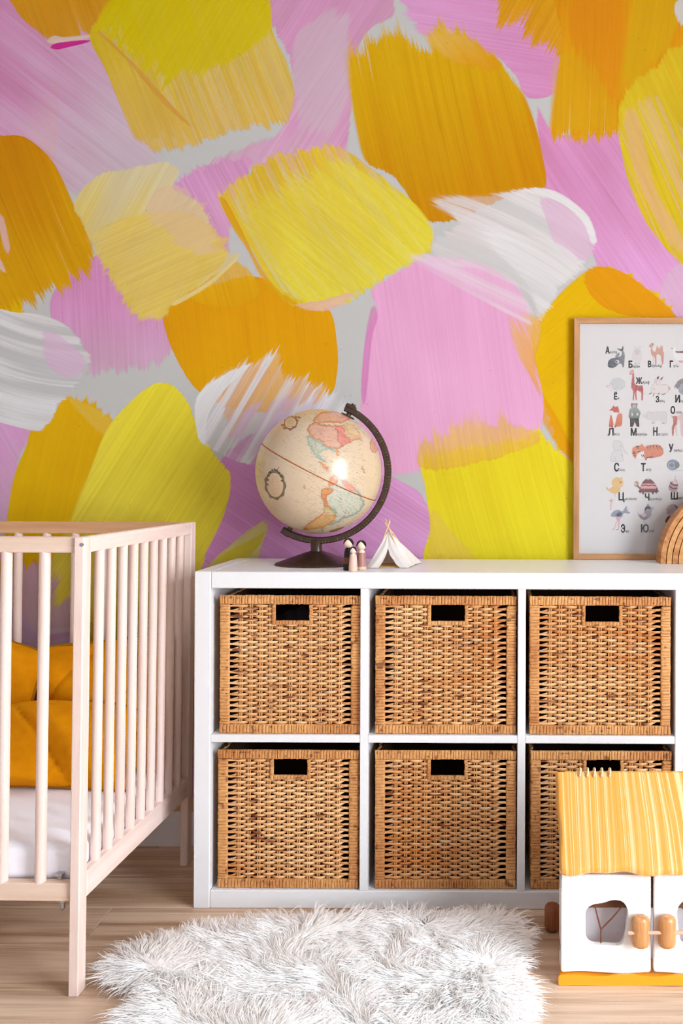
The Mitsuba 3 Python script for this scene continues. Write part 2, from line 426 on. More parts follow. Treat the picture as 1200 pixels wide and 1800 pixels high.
    S([(1096, 200), (1120, 210), (1150, 330), (1200, 420), (1200, 450), (1160, 400), (1112, 300)], (234, 182, 130), None, 66, (10, 20), (.3, .3), a=.65, edge=0)
    S([(118, 930), (150, 850), (186, 760), (230, 708), (270, 677), (302, 680), (330, 712), (350, 760), (386, 812), (405, 842), (396, 900), (362, 975), (340, 1030), (250, 1060), (130, 1070), (88, 1010)], (248, 230, 62), (238, 216, 76), 122, (2, 26), (0, .1), tex=.09, edge=.05)
    S([(745, 850), (740, 806), (800, 788), (900, 776), (945, 758), (978, 792), (1020, 836), (1040, 1010), (768, 1010), (756, 920)], (242, 220, 40), (242, 224, 44), 74, (10, 2), (.1, 0), tex=.07, bend=.2)
    S([(738, 822), (744, 780), (800, 748), (842, 736), (900, 740), (946, 758), (940, 778), (880, 802), (800, 822)], (240, 186, 120), (242, 194, 60), 80, (30, 3), (.4, .05), tex=.1, a=.85)
    S([(760, 900), (790, 930), (840, 985), (870, 1010), (765, 1010)], (240, 200, 90), None, 60, (8, 8), (.2, .3), a=.5)
    S([(366, 1000), (420, 948), (462, 918), (466, 940), (440, 1000)], (222, 208, 130), (222, 206, 120), 128, (8, 8), (.1, .2))
    S([(380, 985), (450, 945), (470, 936), (430, 985)], (220, 200, 30), None, -35, (2, 8), (0, .2), a=.8)
    # whites
    WH = (236, 233, 231)
    S([(755, 352), (850, 344), (950, 331), (986, 345), (1030, 380), (1045, 422), (1034, 452), (1012, 480), (986, 502), (946, 562), (932, 520), (862, 478), (792, 466), (758, 432), (800, 388)], (226, 214, 210), WH, 26, (16, 6), (.34, .22), tex=.10, bend=-.5, a=.92, stripe=(.13, .6))
    S([(950, 350), (990, 360), (1030, 395), (1040, 440), (1010, 460), (975, 430)], (232, 178, 214), None, 40, (6, 6), (.2, .2), a=.6, edge=0)
    S([(900, 334), (952, 330), (990, 344), (1032, 380), (1046, 422), (1036, 424), (1022, 390), (984, 356), (940, 342)], (240, 237, 235), None, 30, (4, 2), (0, 0), a=.9)
    S([(840, 400), (960, 420), (1020, 460), (985, 500), (948, 552), (925, 500), (880, 450)], (240, 238, 236), (236, 234, 232), 26, (22, 10), (.4, .3), a=.8, bend=-.5, stripe=(.15, .7))
    S([(715, 452), (790, 452), (884, 480), (924, 528), (936, 570), (900, 556), (850, 530), (776, 490)], (240, 214, 228), (240, 216, 226), 24, (10, 8), (.4, .35), tex=.08, a=.8, stripe=(.14, .7))
    S([(-30, 562), (30, 553), (82, 560), (122, 582), (150, 622), (152, 652), (122, 692), (104, 712), (84, 746), (62, 760), (0, 746), (-30, 738)], (203, 200, 199), None, 14, (0, 7), (0, .05), tex=.05, edge=0, bend=.5)
    S([(-30, 562), (30, 553), (82, 560), (122, 582), (150, 622), (152, 652), (122, 692), (104, 712), (84, 746), (62, 760), (0, 746), (-30, 738)], WH, (230, 227, 226), 14, (0, 7), (.1, .1), tex=.11, edge=-.05, bend=.5, stripe=(.10, .85))
    S([(76, 588), (100, 592), (146, 630), (140, 660), (110, 665), (80, 640)], (232, 190, 220), None, 20, (8, 6), (.2, .2), a=.7, edge=0)
    S([(342, 712), (360, 682), (402, 655), (470, 630), (502, 655), (582, 692), (612, 712), (590, 744), (520, 790), (452, 818), (402, 806), (360, 784), (344, 760)], (238, 235, 234), (236, 232, 232), -60, (2, 20), (.05, .25), tex=.09, edge=-.06, stripe=(.12, .8))
    S([(390, 690), (450, 645), (560, 690), (480, 730), (410, 760)], (232, 178, 130), None, -60, (18, 18), (.3, .3), a=.8, edge=0, stripe=(.16, .9))
    S([(400, 740), (500, 700), (580, 720), (470, 800), (420, 796)], (224, 190, 216), None, -60, (18, 18), (.3, .3), a=.7, edge=0, stripe=(.15, .9))
    S([(343, 712), (362, 682), (402, 656), (440, 642), (400, 680), (366, 730), (358, 782), (345, 758)], (240, 238, 236), None, -60, (2, 4), (0, .1), edge=-.05)


def mirror(t, n):
    """Repeats the printed sheet in mirror image beyond its edges."""
    k = t / n
    k = k - 2 * dr.floor(k * .5)
    return dr.minimum(k, 2 - k) * n


mural = paint_mural()
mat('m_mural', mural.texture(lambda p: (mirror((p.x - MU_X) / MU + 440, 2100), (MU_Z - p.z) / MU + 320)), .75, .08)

x0, x1, y0, y1, H = ROOM


def structure(name, mesh, bsdf, label):
    key = thing(name, label, None, kind='structure')
    put(key, mesh, bsdf)
    return key


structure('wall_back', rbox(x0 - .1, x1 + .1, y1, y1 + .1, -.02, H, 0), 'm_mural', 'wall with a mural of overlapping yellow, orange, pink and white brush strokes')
structure('wall_left', rbox(x0 - .1, x0, y0, y1, -.02, H, 0), 'm_white_wall', 'plain white left wall')
structure('wall_front', rbox(x0 - .1, x1 + .1, y0 - .1, y0, -.02, H, 0), 'm_white_wall', 'plain white wall behind the camera')
wx, wy0, wy1, wz0, wz1 = WINDOW_BOX
structure('wall_right', join([rbox(x1, x1 + .1, y0, wy0, -.02, H, 0), rbox(x1, x1 + .1, wy1, y1, -.02, H, 0), rbox(x1, x1 + .1, wy0, wy1, -.02, wz0, 0), rbox(x1, x1 + .1, wy0, wy1, wz1, H, 0)]), 'm_white_wall', 'plain white right wall with the window')
structure('ceiling', rbox(x0 - .1, x1 + .1, y0 - .1, y1 + .1, H, H + .1, 0), 'm_ceiling', 'white ceiling')
# window: frame and the bright daylight behind it
win = thing('window_1', 'bright window in the right wall', None, kind='structure')
fw = .05
for a in ((wy0, wy0 + fw, wz0, wz1), (wy1 - fw, wy1, wz0, wz1), (wy0 + fw, wy1 - fw, wz0, wz0 + fw), (wy0 + fw, wy1 - fw, wz1 - fw, wz1)):
    part(win, 'frame', rbox(x1 + .01, x1 + .07, *a), 'm_trim')
q = np.array([[x1 + .05, wy0 + fw, wz0 + fw], [x1 + .05, wy1 - fw, wz0 + fw], [x1 + .05, wy1 - fw, wz1 - fw], [x1 + .05, wy0 + fw, wz1 - fw]])
glow = trimesh.Trimesh(q, [[0, 2, 1], [0, 3, 2]], process=False)
if glow.face_normals[0][0] > 0:
    glow.invert()
k = part(win, 'bright_pane', glow, 'm_white_wall', label='pane lit by daylight')
scene[k]['emitter'] = {'type': 'area', 'radiance': {'type': 'rgb', 'value': [WINDOW_LIGHT * .94, WINDOW_LIGHT, WINDOW_LIGHT * 1.075]}}
# baseboard: profiled white skirting
prof = sg.Polygon([(0, 0), (.016, 0), (.016, .062), (.013, .068), (.013, .078), (.008, .088), (0, .088)])


def skirting(length):
    m = trimesh.creation.extrude_polygon(prof, length, engine='earcut')
    v = m.vertices
    m = trimesh.Trimesh(np.stack([v[:, 2], -v[:, 0], v[:, 1]], 1), m.faces.copy(), process=False)
    if m.volume < 0:
        m.invert()
    return m


bb = skirting(x1 - x0); bb.apply_translation([x0, WALL_Y, 0])
structure('baseboard_back', bb, 'm_trim', 'white profiled baseboard under the mural wall')

# floor: laminate boards running along x
fl = thing('floor', 'floor of pale oak boards running along the mural wall', None, kind='structure')
put(fl, rbox(x0 - .1, x1 + .1, y0 - .1, y1 + .1, -.06, -.0145, 0), 'm_white_wall')


def floor_fn(p, n, uv):
    row = dr.floor((p.y - 2.2505) / .1815)
    u = (p.x + row * .437) / 1.29
    cell = dr.floor(u)
    r1 = mikit.cell_rand(cell, row, 3); r2 = mikit.cell_rand(cell, row, 5)
    g = mikit.fbm(p.x * 2.2 + r1 * 40, p.y * 46 + r2 * 30, 0, 4)
    f = mikit.noise(p.x * 14 + r2 * 9, p.y * 420, 1)
    cloud = mikit.fbm(p.x * 3.0 + r1 * 11, p.y * 9, 2, 2)
    t = dr.clip(g * 1.3 - .25 + (f - .5) * .4 + (cloud - .5) * .6 + (r1 - .5) * .25, 0, 1)
    return col((226, 198, 172), .87) * (1 - t) + col((166, 130, 100), .87) * t


mat('m_floor', mikit.proc(floor_fn), .42, .35)
pw, pl = .1815, 1.29
r0, r1 = int(math.floor((y0 - 2.2505) / pw)), int(math.ceil((y1 - 2.2505) / pw))
for r in range(r0, r1):
    ya, yb = max(y0, 2.2505 + r * pw), min(y1, 2.2505 + (r + 1) * pw)
    c0 = int(math.floor((x0 + r * .437) / pl))
    for c in range(c0, c0 + 8):
        xa, xb = max(x0, c * pl - r * .437), min(x1, (c + 1) * pl - r * .437)
        if xb - xa > .01:
            part(fl, 'board', rbox(xa + .0004, xb - .0004, ya + .0004, yb - .0004, -.0145, 0, .0012), 'm_floor')

# ------------------------------------------------------------------ shelf unit
SF, SB, STOP = 2.246, 2.622, .7605           # front, back, top
CX = [-.671, -.634, -.2965, -.2785, .059, .077, .4145, .4325, .770, .807]
sh = thing('shelf_unit', 'low white cube shelf unit with wicker baskets standing against the mural wall', 'shelf unit')
part(sh, 'side_panel', rbox(CX[0], CX[1], SF, SB, 0, STOP), 'm_shelf_white')
part(sh, 'side_panel', rbox(CX[8], CX[9], SF, SB, 0, STOP), 'm_shelf_white')
part(sh, 'top_panel', rbox(CX[1] + .0003, CX[8] - .0003, SF + .0008, SB, .7227, STOP - .0004), 'm_shelf_white')
part(sh, 'bottom_panel', rbox(CX[1] + .0003, CX[8] - .0003, SF + .0012, SB, .0, .041), 'm_shelf_white')
for i in (2, 4, 6):
    part(sh, 'divider', rbox(CX[i], CX[i + 1], SF + .001, SB, .041, .7227, .001), 'm_shelf_white')
for i in (1, 3, 5, 7):
    part(sh, 'shelf_board', rbox(CX[i] + .0003, CX[i + 1] - .0003, SF + .002, SB, .3748, .392, .001), 'm_shelf_white')
COLS = [(CX[1], CX[2]), (CX[3], CX[4]), (CX[5], CX[6])]

# ------------------------------------------------------------------ wicker baskets
BW, BH, BD = .320, .3135, .345


def wicker_fn(p, n, uv):
    row = dr.floor(p.z / .0063)
    r = mikit.cell_rand(row, dr.floor(p.x / .34 + 7), 2)
    a = mikit.fbm(p.x * 22, p.z * 160, p.y * 30, 2)
    b = mikit.noise(p.x * 5 + 3, p.z * 5, 1.0)
    fine = mikit.noise(p.x * 160, p.z * 1400, p.y * 160)
    t = dr.clip(.55 * a + .4 * r + (b - .5) * .7 + (fine - .5) * .3, 0, 1)
    c = col((248, 198, 140), .76) * (1 - t) + col((198, 118, 50), .76) * t
    w = mikit.smoothstep(.80, .9, mikit.noise(p.x * 26 + 50, p.z * 158, 4.0))
    c = c * (1 - w) + col((140, 80, 48), .74) * w
    pale = mikit.smoothstep(.76, .9, mikit.noise(p.x * 18 + 90, p.z * 158, 9.0))
    return c * (1 - pale * .6) + col((228, 196, 156), .74) * pale * .6


def wrap_fn(p, n, uv):
    a = mikit.cell_rand(dr.floor(p.x / .0064), dr.floor(p.z / .0072), 1)
    b = mikit.noise(p.x * 14 + 7, p.z * 14, 2.0)
    s = mikit.noise(p.x * 900, p.z * 900, p.y * 60)
    t = dr.clip(.35 * a + .8 * (b - .25) + (s - .5) * .25, 0, 1)
    c = col((230, 172, 108), .74) * (1 - t) + col((180, 106, 50), .74) * t
    w = mikit.smoothstep(.82, .92, mikit.noise(p.x * 120, p.z * 120, 5.0))
    return c * (1 - w * .7) + col((118, 66, 40), .74) * w * .7


mat('m_wicker', mikit.proc(wicker_fn), .5, .35)
mat('m_wrap', mikit.proc(wrap_fn), .5, .35)
mat('m_stake', (198, 142, 84), .55, .3)
mat('m_basket_shade', (62, 42, 30), .8, .1)  # near-black brown standing for the unlit inside


def strap(o, along, across, out, L, w, h):
    """A flat bulged strip: origin at the middle, half-round across, its ends bent back."""
    o, along, across, out = (np.asarray(v, float) for v in (o, along, across, out))
    rows = []
    for s, hh in ((-.5, -.6), (-.46, .55), (-.3, .95), (.3, 1.0), (.46, .55), (.5, -.6)):
        for u, k in ((-.5, 0.0), (-.3, .85), (.3, .85), (.5, 0.0)):
            rows.append(o + along * L * s + across * w * u + out * h * (hh * (.35 + .65 * k)))
    f = []
    for i in range(5):
        for j in range(3):
            a = i * 4 + j
            f += [[a, a + 1, a + 5], [a, a + 5, a + 4]]
    m = trimesh.Trimesh(np.array(rows), f, process=False)
    if (m.face_normals.mean(0) @ out) < 0:
        m.invert()
    return m


def basket_meshes():
    """The parts of one basket; its front lies in y = 0 and faces -y, the lower left front corner is the origin."""
    rng = np.random.default_rng(3)
    parts = []
    RIM = .0225
    TOP = .021
    hx0, hx1, hz0 = .1265, .2025, BH - TOP - .036
    X, Yo, Z = np.array([1., 0, 0]), np.array([0, -1., 0]), np.array([0, 0, 1.])

    def wraps(x_a, x_b, z_a, z_b, vertical, pitch, depth=.004):
        ms = [rbox(x_a + .001, x_b - .001, .0005, .010, z_a + .001, z_b - .001, .003)]
        if vertical:       # strips upright, lined up along x
            x = x_a
            while x < x_b - .002:
                w = min(pitch * (.75 + .5 * rng.random()), x_b - x)
                tilt = (rng.random() - .5) * .12
                al = Z + X * tilt
                ms.append(strap([x + w / 2, 0.0005, (z_a + z_b) / 2 + (rng.random() - .5) * .0012], al, X, Yo, z_b - z_a, w * 1.02, depth * (.8 + .5 * rng.random())))
                x += w
        else:
            z = z_a
            while z < z_b - .002:
                w = min(pitch * (.75 + .5 * rng.random()), z_b - z)
                al = X + Z * (rng.random() - .5) * .10
                ms.append(strap([(x_a + x_b) / 2 + (rng.random() - .5) * .001, 0.0005, z + w / 2], al, Z, Yo, x_b - x_a, w * 1.02, depth * (.8 + .5 * rng.random())))
                z += w
        return join(ms)

    parts.append(('top_rim', wraps(0.0, BW, BH - TOP, BH, True, .0068), 'm_wrap', 40))
    parts.append(('bottom_rim', wraps(0.0, BW, 0, .021, True, .0068), 'm_wrap', 40))
    for xa, xb in ((0, RIM), (BW - RIM, BW)):
        parts.append(('side_rim', wraps(xa, xb, .021, BH - TOP, False, .0072), 'm_wrap', 40))
    # upright stakes, in pairs
    xs = .047 + np.arange(11) * .0226
    for x in xs:
        zt = hz0 - .008 if hx0 - .004 < x < hx1 + .004 else BH - TOP
        ms = []
        for o in (-.0022, .0022):
            zz = np.linspace(.014, zt + .004, 7)
            pts = np.stack([x + o + (rng.random(7) - .5) * .0008, np.full(7, .0054), zz], 1)
            ms.append(tube(pts, .0019, 6))
        parts.append(('stake', join(ms), 'm_stake', 50))
    # woven reeds
    ROWP = .0063
    n = int((BH - TOP - .021) / ROWP)
    pitch = .0226
    for r in range(n):
        z = .021 + (r + .5) * (BH - TOP - .021) / n
        even = r % 2 == 0
        pairz = .021 + ((r if even else r - 1) + .5) * (BH - TOP - .021) / n
        segs = [(RIM - .006, BW - RIM + .006)]
        if z > hz0 - .004:
            segs = [(RIM - .006, hx0 - .003), (hx1 + .003, BW - RIM + .006)]
        for (a, b) in segs:
            m = max(12, int((b - a) / .0030))
            x = np.linspace(a, b, m)
            ph = (x - xs[0]) / pitch * np.pi + (0 if even else np.pi)
            cw = np.tanh(1.5 * np.cos(ph)) / math.tanh(1.5)
            y = .0062 - .0046 * cw
            rad = .0032 + .0004 * np.cos(ph)
            zz = z + .0005 * np.sin(x * 150 + r * 1.7) + (rng.random() - .5) * .0006
            zz = np.broadcast_to(zz, x.shape).copy()
            # beyond the first and the last stake every second reed runs in behind its neighbour
            for edge_x, sgn, who in ((xs[0], -1, not even), (xs[-1], 1, even)):
                q = np.clip((x - edge_x) * sgn / .020, 0, 1)
                if who:
                    tz = pairz if not even else pairz + (BH - TOP - .021) / n
                    zz = zz + (tz - zz) * q * .95
                    y = y + (.0075 - y) * np.clip(q * 1.5, 0, 1)
                    rad = rad * (1 - .35 * q)
                else:
                    y = y + (.003 - y) * np.clip(q * 1.6, 0, 1)
                    rad = rad * (1 - .10 * q)
            if len(segs) == 2:
                e, sgn = (hx0 - .003, -1) if b < .16 else (hx1 + .003, 1)
                q = np.clip(1 - (x - e) * sgn / .014, 0, 1)
                rad = rad * (1 - .35 * q)
                y = y + (.004 - y) * q
            parts.append(('reed', tube(np.stack([x, y, zz], 1), rad, 6, squash=(np.array([0, 1., 0]), .5)), 'm_wicker', True))
    # trim of the handle hole
    ms = []
    for xa, xb in ((hx0 - .008, hx0), (hx1, hx1 + .008)):
        ms.append(wraps(xa, xb, hz0 - .008, BH - TOP, False, .0075, .003))
    ms.append(wraps(hx0 - .008, hx1 + .008, hz0 - .010, hz0, True, .0078, .003))
    parts.append(('handle_trim', join(ms), 'm_wrap', 40))
    # body: woven sides and back, floor
    def side(axis, at, a, b, out):
        ms2 = []
        for r in range(22):
            z = .012 + r * .0137
            u = np.linspace(a, b, 46)
            w = at + .003 * np.sin((u - a) / .0226 * np.pi + r * np.pi) * out
            pts = np.stack([np.full_like(u, 0) + (w if axis == 0 else u), (u if axis == 0 else w), np.full_like(u, z)], 1)
            ms2.append(tube(pts, .0072, 5, squash=(np.array([1., 0, 0]) if axis == 0 else np.array([0, 1., 0]), .35)))
        return join(ms2)
    parts.append(('side_weave', side(0, .004, .012, BD, -1), 'm_wicker', True))
    parts.append(('side_weave', side(0, BW - .004, .012, BD, 1), 'm_wicker', True))
    parts.append(('back_weave', side(1, BD - .004, .004, BW - .004, 1), 'm_wicker', True))
    parts.append(('shade_panel', join([rbox(.008, .011, .014, BD - .008, .004, BH - .01, 0), rbox(BW - .011, BW - .008, .014, BD - .008, .004, BH - .01, 0), rbox(.008, BW - .008, BD - .011, BD - .008, .004, BH - .01, 0), rbox(.008, BW - .008, .014, BD - .008, .002, .006, 0)]), 'm_basket_shade', False))  # added dark panels, so the gaps in the weave look shaded
    return parts


BASKET = [(n, mikit.ply(m, b, smooth=s)) for n, m, b, s in basket_meshes()]
spots = [(-.6170, .3925, 0.0, 'upper left wicker basket under the globe, dark cloth showing in its handle hole'),
         (-.2640, .3925, 0.004, 'wicker basket under the teepee and peg dolls, top row centre'),
         (.0860, .3925, -.006, 'wicker basket with a grey streaked reed, under the framed poster'),
         (-.6200, .0415, -.004, 'lower left wicker basket beside the crib'),
         (-.2635, .0415, 0.0, 'wicker basket in the bottom row centre, behind the sheepskin'),
         (.0900, .0415, .004, 'lower wicker basket half hidden behind the toy house')]
for (bx, bz, yaw, lab) in spots:
    b = thing('wicker_basket', lab, 'basket', 'wicker baskets in the shelf unit')
    M = T().translate([bx, SF + .014, bz]).rotate([0, 0, 1], math.degrees(yaw))
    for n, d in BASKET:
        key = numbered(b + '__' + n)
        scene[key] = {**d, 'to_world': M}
    if bx == spots[0][0]:
        mat('m_dark_cloth', (52, 40, 48), .8, .2)
        u = trimesh.creation.icosphere(subdivisions=4)
        v = u.vertices.copy()
        v = v * [.115, .10, .128] * (1 + .10 * (meshkit.fbm(v * 3, 3, 5) - .5)[:, None] + .03 * np.sin(v[:, :1] * 22 + v[:, 2:] * 9))
        u = trimesh.Trimesh(v + [bx + BW / 2, SF + .014 + .15, bz + .138], u.faces, process=False)
        ck = thing('folded_cloth', 'dark brown cloth seen through the handle hole of the upper left basket', 'cloth')
        put(ck, u, 'm_dark_cloth', True)

# ------------------------------------------------------------------ crib
CR = T().translate([-.762, 1.86, 0]).rotate([0, 0, 1], -1.1)
CRIB_L, CRIB_W, CRIB_H = 1.25, .66, .86
LEAN = .0095


def crib_part(name, m, b, smooth=False, parent=None, **kw):
    m = m.copy()
    v = m.vertices.copy()
    v[:, 0] -= LEAN * (CRIB_H - v[:, 2])          # the frame has settled a little out of true
    m = trimesh.Trimesh(v, m.faces, process=False)
    return part(parent or crib, name, m, b, smooth, to_world=CR, **kw)


crib = thing('crib', 'pale beech slatted crib standing left of the white shelf unit', 'crib')
PX, PY = .019, .034
for xa in (-PX, -CRIB_L):
    for ya in (0, CRIB_W - PY):
        crib_part('post', rbox(xa, xa + PX, ya, ya + PY, 0, CRIB_H, .002), 'm_beech')
for ya in (.008, CRIB_W - .026):
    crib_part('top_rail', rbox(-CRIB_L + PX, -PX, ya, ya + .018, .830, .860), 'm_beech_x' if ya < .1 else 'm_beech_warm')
    crib_part('bottom_rail', rbox(-CRIB_L + PX, -PX, ya, ya + .024, .175, .209), 'm_beech_x')
    for k in range(1, 17):
        x = -PX / 2 - .0725 * k
        if x > -CRIB_L + .03:
            crib_part('slat', tube([[x, ya + .010, .206], [x, ya + .010, .34], [x, ya + .010, .48], [x, ya + .010, .832]], .0103, 16), 'm_beech', 60)
for xa in (-PX + .0005, -CRIB_L):
    crib_part('end_top_rail', rbox(xa, xa + PX - .0005, PY, CRIB_W - PY, .830, .860), 'm_beech_y')
    crib_part('end_bottom_rail', rbox(xa, xa + PX - .0005, PY, CRIB_W - PY, .174, .223), 'm_beech_y')
    for k in range(1, 10):
        y = PY + k * (CRIB_W - 2 * PY) / 10
        crib_part('slat', tube([[xa + PX / 2, y, .215], [xa + PX / 2, y, .5], [xa + PX / 2, y, .832]], .0094, 16), 'm_beech', 60)
crib_part('bed_base', rbox(-CRIB_L + .02, -.021, .034, CRIB_W - .034, .180, .196), 'm_beech_x')
for (x, y) in ((-PX / 2 + .006, -.0006), (-PX / 2, CRIB_W - PY - .0008)):
    crib_part('screw', moved(trimesh.creation.cylinder(.0035, .0024, sections=16, transform=trimesh.transformations.rotation_matrix(math.pi / 2, [1, 0, 0])), x, y, .846), 'm_steel', 40)
bolt = lathe([(0, -.020), (.0025, -.020), (.0055, -.016), (.0055, -.006), (.009, -.004), (.009, 0), (0, 0)], 8)
crib_part('bolt', moved(bolt, -.040, .020, .175), 'm_steel', 30, label='steel bolt under the front rail')
crib_part('bolt', moved(bolt, -.020 - .03, .030, .2205), 'm_steel', 30)

# mattress with a white sheet
def soft_slab(x0_, x1_, y0_, y1_, z0_, z1_, r, amp, seed, n=90):
    import manifold3d
    c = np.array([(x0_ + x1_) / 2, (y0_ + y1_) / 2, (z0_ + z1_) / 2]); h = np.array([x1_ - x0_, y1_ - y0_, z1_ - z0_]) / 2
    b = trimesh.creation.box(2 * (h - r))
    m = trimesh.creation.box(2 * h)
    m = m.subdivide_to_size(.022)
    v = m.vertices
    q = np.clip(v, -(h - r), h - r)
    d = v - q
    L = np.linalg.norm(d, axis=1, keepdims=True)
    v = q + np.where(L > 1e-9, d / np.maximum(L, 1e-9) * r, 0)
    nn = v - np.clip(v, -(h - r * 1.01), h - r * 1.01)
    nn /= np.linalg.norm(nn, axis=1, keepdims=True) + 1e-9
    v = v + nn * ((meshkit.fbm((v + c) * [9, 9, 14], 3, seed) - .55) * amp)[:, None]
    return trimesh.Trimesh(v + c, m.faces, process=True)


mt = thing('crib_mattress', 'crib mattress in a white fitted sheet inside the beech crib', 'mattress')
put(mt, soft_slab(-CRIB_L + .024, -.026, .036, CRIB_W - .036, .197, .271, .022, .010, 4), 'm_sheet', True, to_world=CR)

# mustard cushions


def mustard_fn(p, n, uv):
    a = mikit.fbm(p.x * 60, p.y * 60, p.z * 60, 3)
    f = mikit.noise(p.x * 900, p.y * 900, p.z * 900)
    t = dr.clip(a * .7 + f * .35, 0, 1)
    return col((226, 150, 8), .87) * (1 - t) + col((202, 124, 4), .87) * t


mat('m_mustard', mikit.proc(mustard_fn), .9, .08, sheen=.15)
mat('m_mustard_piping', (158, 104, 18), .9, .1)


def cushion(w, h, thick, seed, droop=0.0, slope=0.0, arch=0.0):
    """A stuffed square cushion in the xz plane, its lower edge on z = 0; returns (body, seam)."""
    n = 56
    u, v = np.meshgrid(np.linspace(-1, 1, n), np.linspace(-1, 1, n), indexing='ij')
    ex = 1 - .10 * (1 - np.abs(v) ** 1.6) - .05 * np.abs(v) ** 8 * np.abs(u) ** 8
    ez = 1 - .10 * (1 - np.abs(u) ** 1.6) - .05 * np.abs(v) ** 8 * np.abs(u) ** 8
    X = u * ex * w / 2; Z = v * ez * h / 2 + h / 2
    dome = np.clip((1 - np.abs(u) ** 2.6) * (1 - np.abs(v) ** 2.6), 0, 1) ** .55
    Z = Z - droop * h * (np.clip((Z / h - .45) / .55, 0, 1)) ** 2 * (.5 + .5 * np.sin(X * 9 + seed))
    Z = Z * (1 + slope * u - arch * u ** 2)
    layers = []
    for s in (-1, 1):
        pt = np.stack([X * 7, Z * 7, np.full_like(X, s * 3.0 + seed)], -1)
        wr = (meshkit.fbm(pt, 3, seed) - .5) * .5
        fold = .030 * np.sin((Z * 30 + X * 17 + 5 * meshkit.noise(pt * .6, seed))) * np.clip(1.45 - dome, 0, 1) * meshkit.noise(pt * .5 + 3, seed)  * 1.5
        fold = fold - .011 * (1 - np.abs(np.sin(Z * 15 + X * 19 * (1 if seed % 2 else -1) + 4 * meshkit.noise(pt * .5 + 9, seed)))) ** 5 + .006 * (meshkit.fbm(pt * 3.2, 2, seed + 3) - .5)
        Y = s * (thick / 2 * dome * (1 + wr) + fold * dome ** .4)
        layers.append(np.stack([X, Y, Z], -1).reshape(-1, 3))
    V = np.vstack(layers)
    i, j = np.meshgrid(np.arange(n - 1), np.arange(n - 1), indexing='ij')
    a = (i * n + j).ravel(); b = ((i + 1) * n + j).ravel(); c = ((i + 1) * n + j + 1).ravel(); d = (i * n + j + 1).ravel()
    f0 = np.vstack([np.stack([a, b, c], 1), np.stack([a, c, d], 1)])
    F = np.vstack([f0, f0[:, ::-1] + n * n])
    body = trimesh.Trimesh(V, F, process=True)
    if body.volume < 0:
        body.invert()
    G = layers[0].reshape(n, n, 3)
    ring = np.vstack([G[:, 0], G[-1, 1:], G[-2::-1, -1], G[0, -2:0:-1]])
    ring[:, 1] = 0
    return body, tube(np.vstack([ring, ring[:1]]), .0034, 6, caps=False)


def place_cushion(x, y, z, w, h, th, lean, yaw, roll, seed, lab, droop=0.0, slope=0.0, arch=0.0):
    k = thing('mustard_cushion', lab, 'cushion', 'mustard cushions in the crib')
    b, s = cushion(w, h, th, seed, droop, slope, arch)
    M = CR @ T().translate([x, y, z]).rotate([0, 0, 1], yaw).rotate([1, 0, 0], -lean).rotate([0, 1, 0], roll)
    part(k, 'cover', b, 'm_mustard', True, to_world=M)
    part(k, 'piping', s, 'm_mustard_piping', True, to_world=M)


place_cushion(-.205, .505, .272, .36, .335, .12, 12, -6, 0, 2, 'mustard cushion at the back of the crib, near its far end slats', .05, .06, .06)
place_cushion(-.540, .480, .272, .45, .355, .13, 14, -10, 0, 5, 'mustard cushion behind the leftmost front slats, its piped corner drooping', .05, -.14)
place_cushion(-.285, .365, .269, .50, .215, .13, 22, -1, 0, 9, 'low mustard cushion lying in front of the other cushions', .06, .05, .22)

# ------------------------------------------------------------------ globe
GX, GY, GZ, GR = -.424, 2.44, .988, .1527
TILT = math.radians(27)
ax = np.array([math.sin(TILT), 0, math.cos(TILT)])
vw = np.array([-GX, -GY, EYE_Z - GZ]); vw /= np.linalg.norm(vw)
fr = np.array([.1745, -.985, 0]); fr = fr - (fr @ ax) * ax; fr /= np.linalg.norm(fr)   # the meridian turned to the room
e1 = np.cross(fr, ax) * -1
if e1[0] < 0:
    e1 = -e1


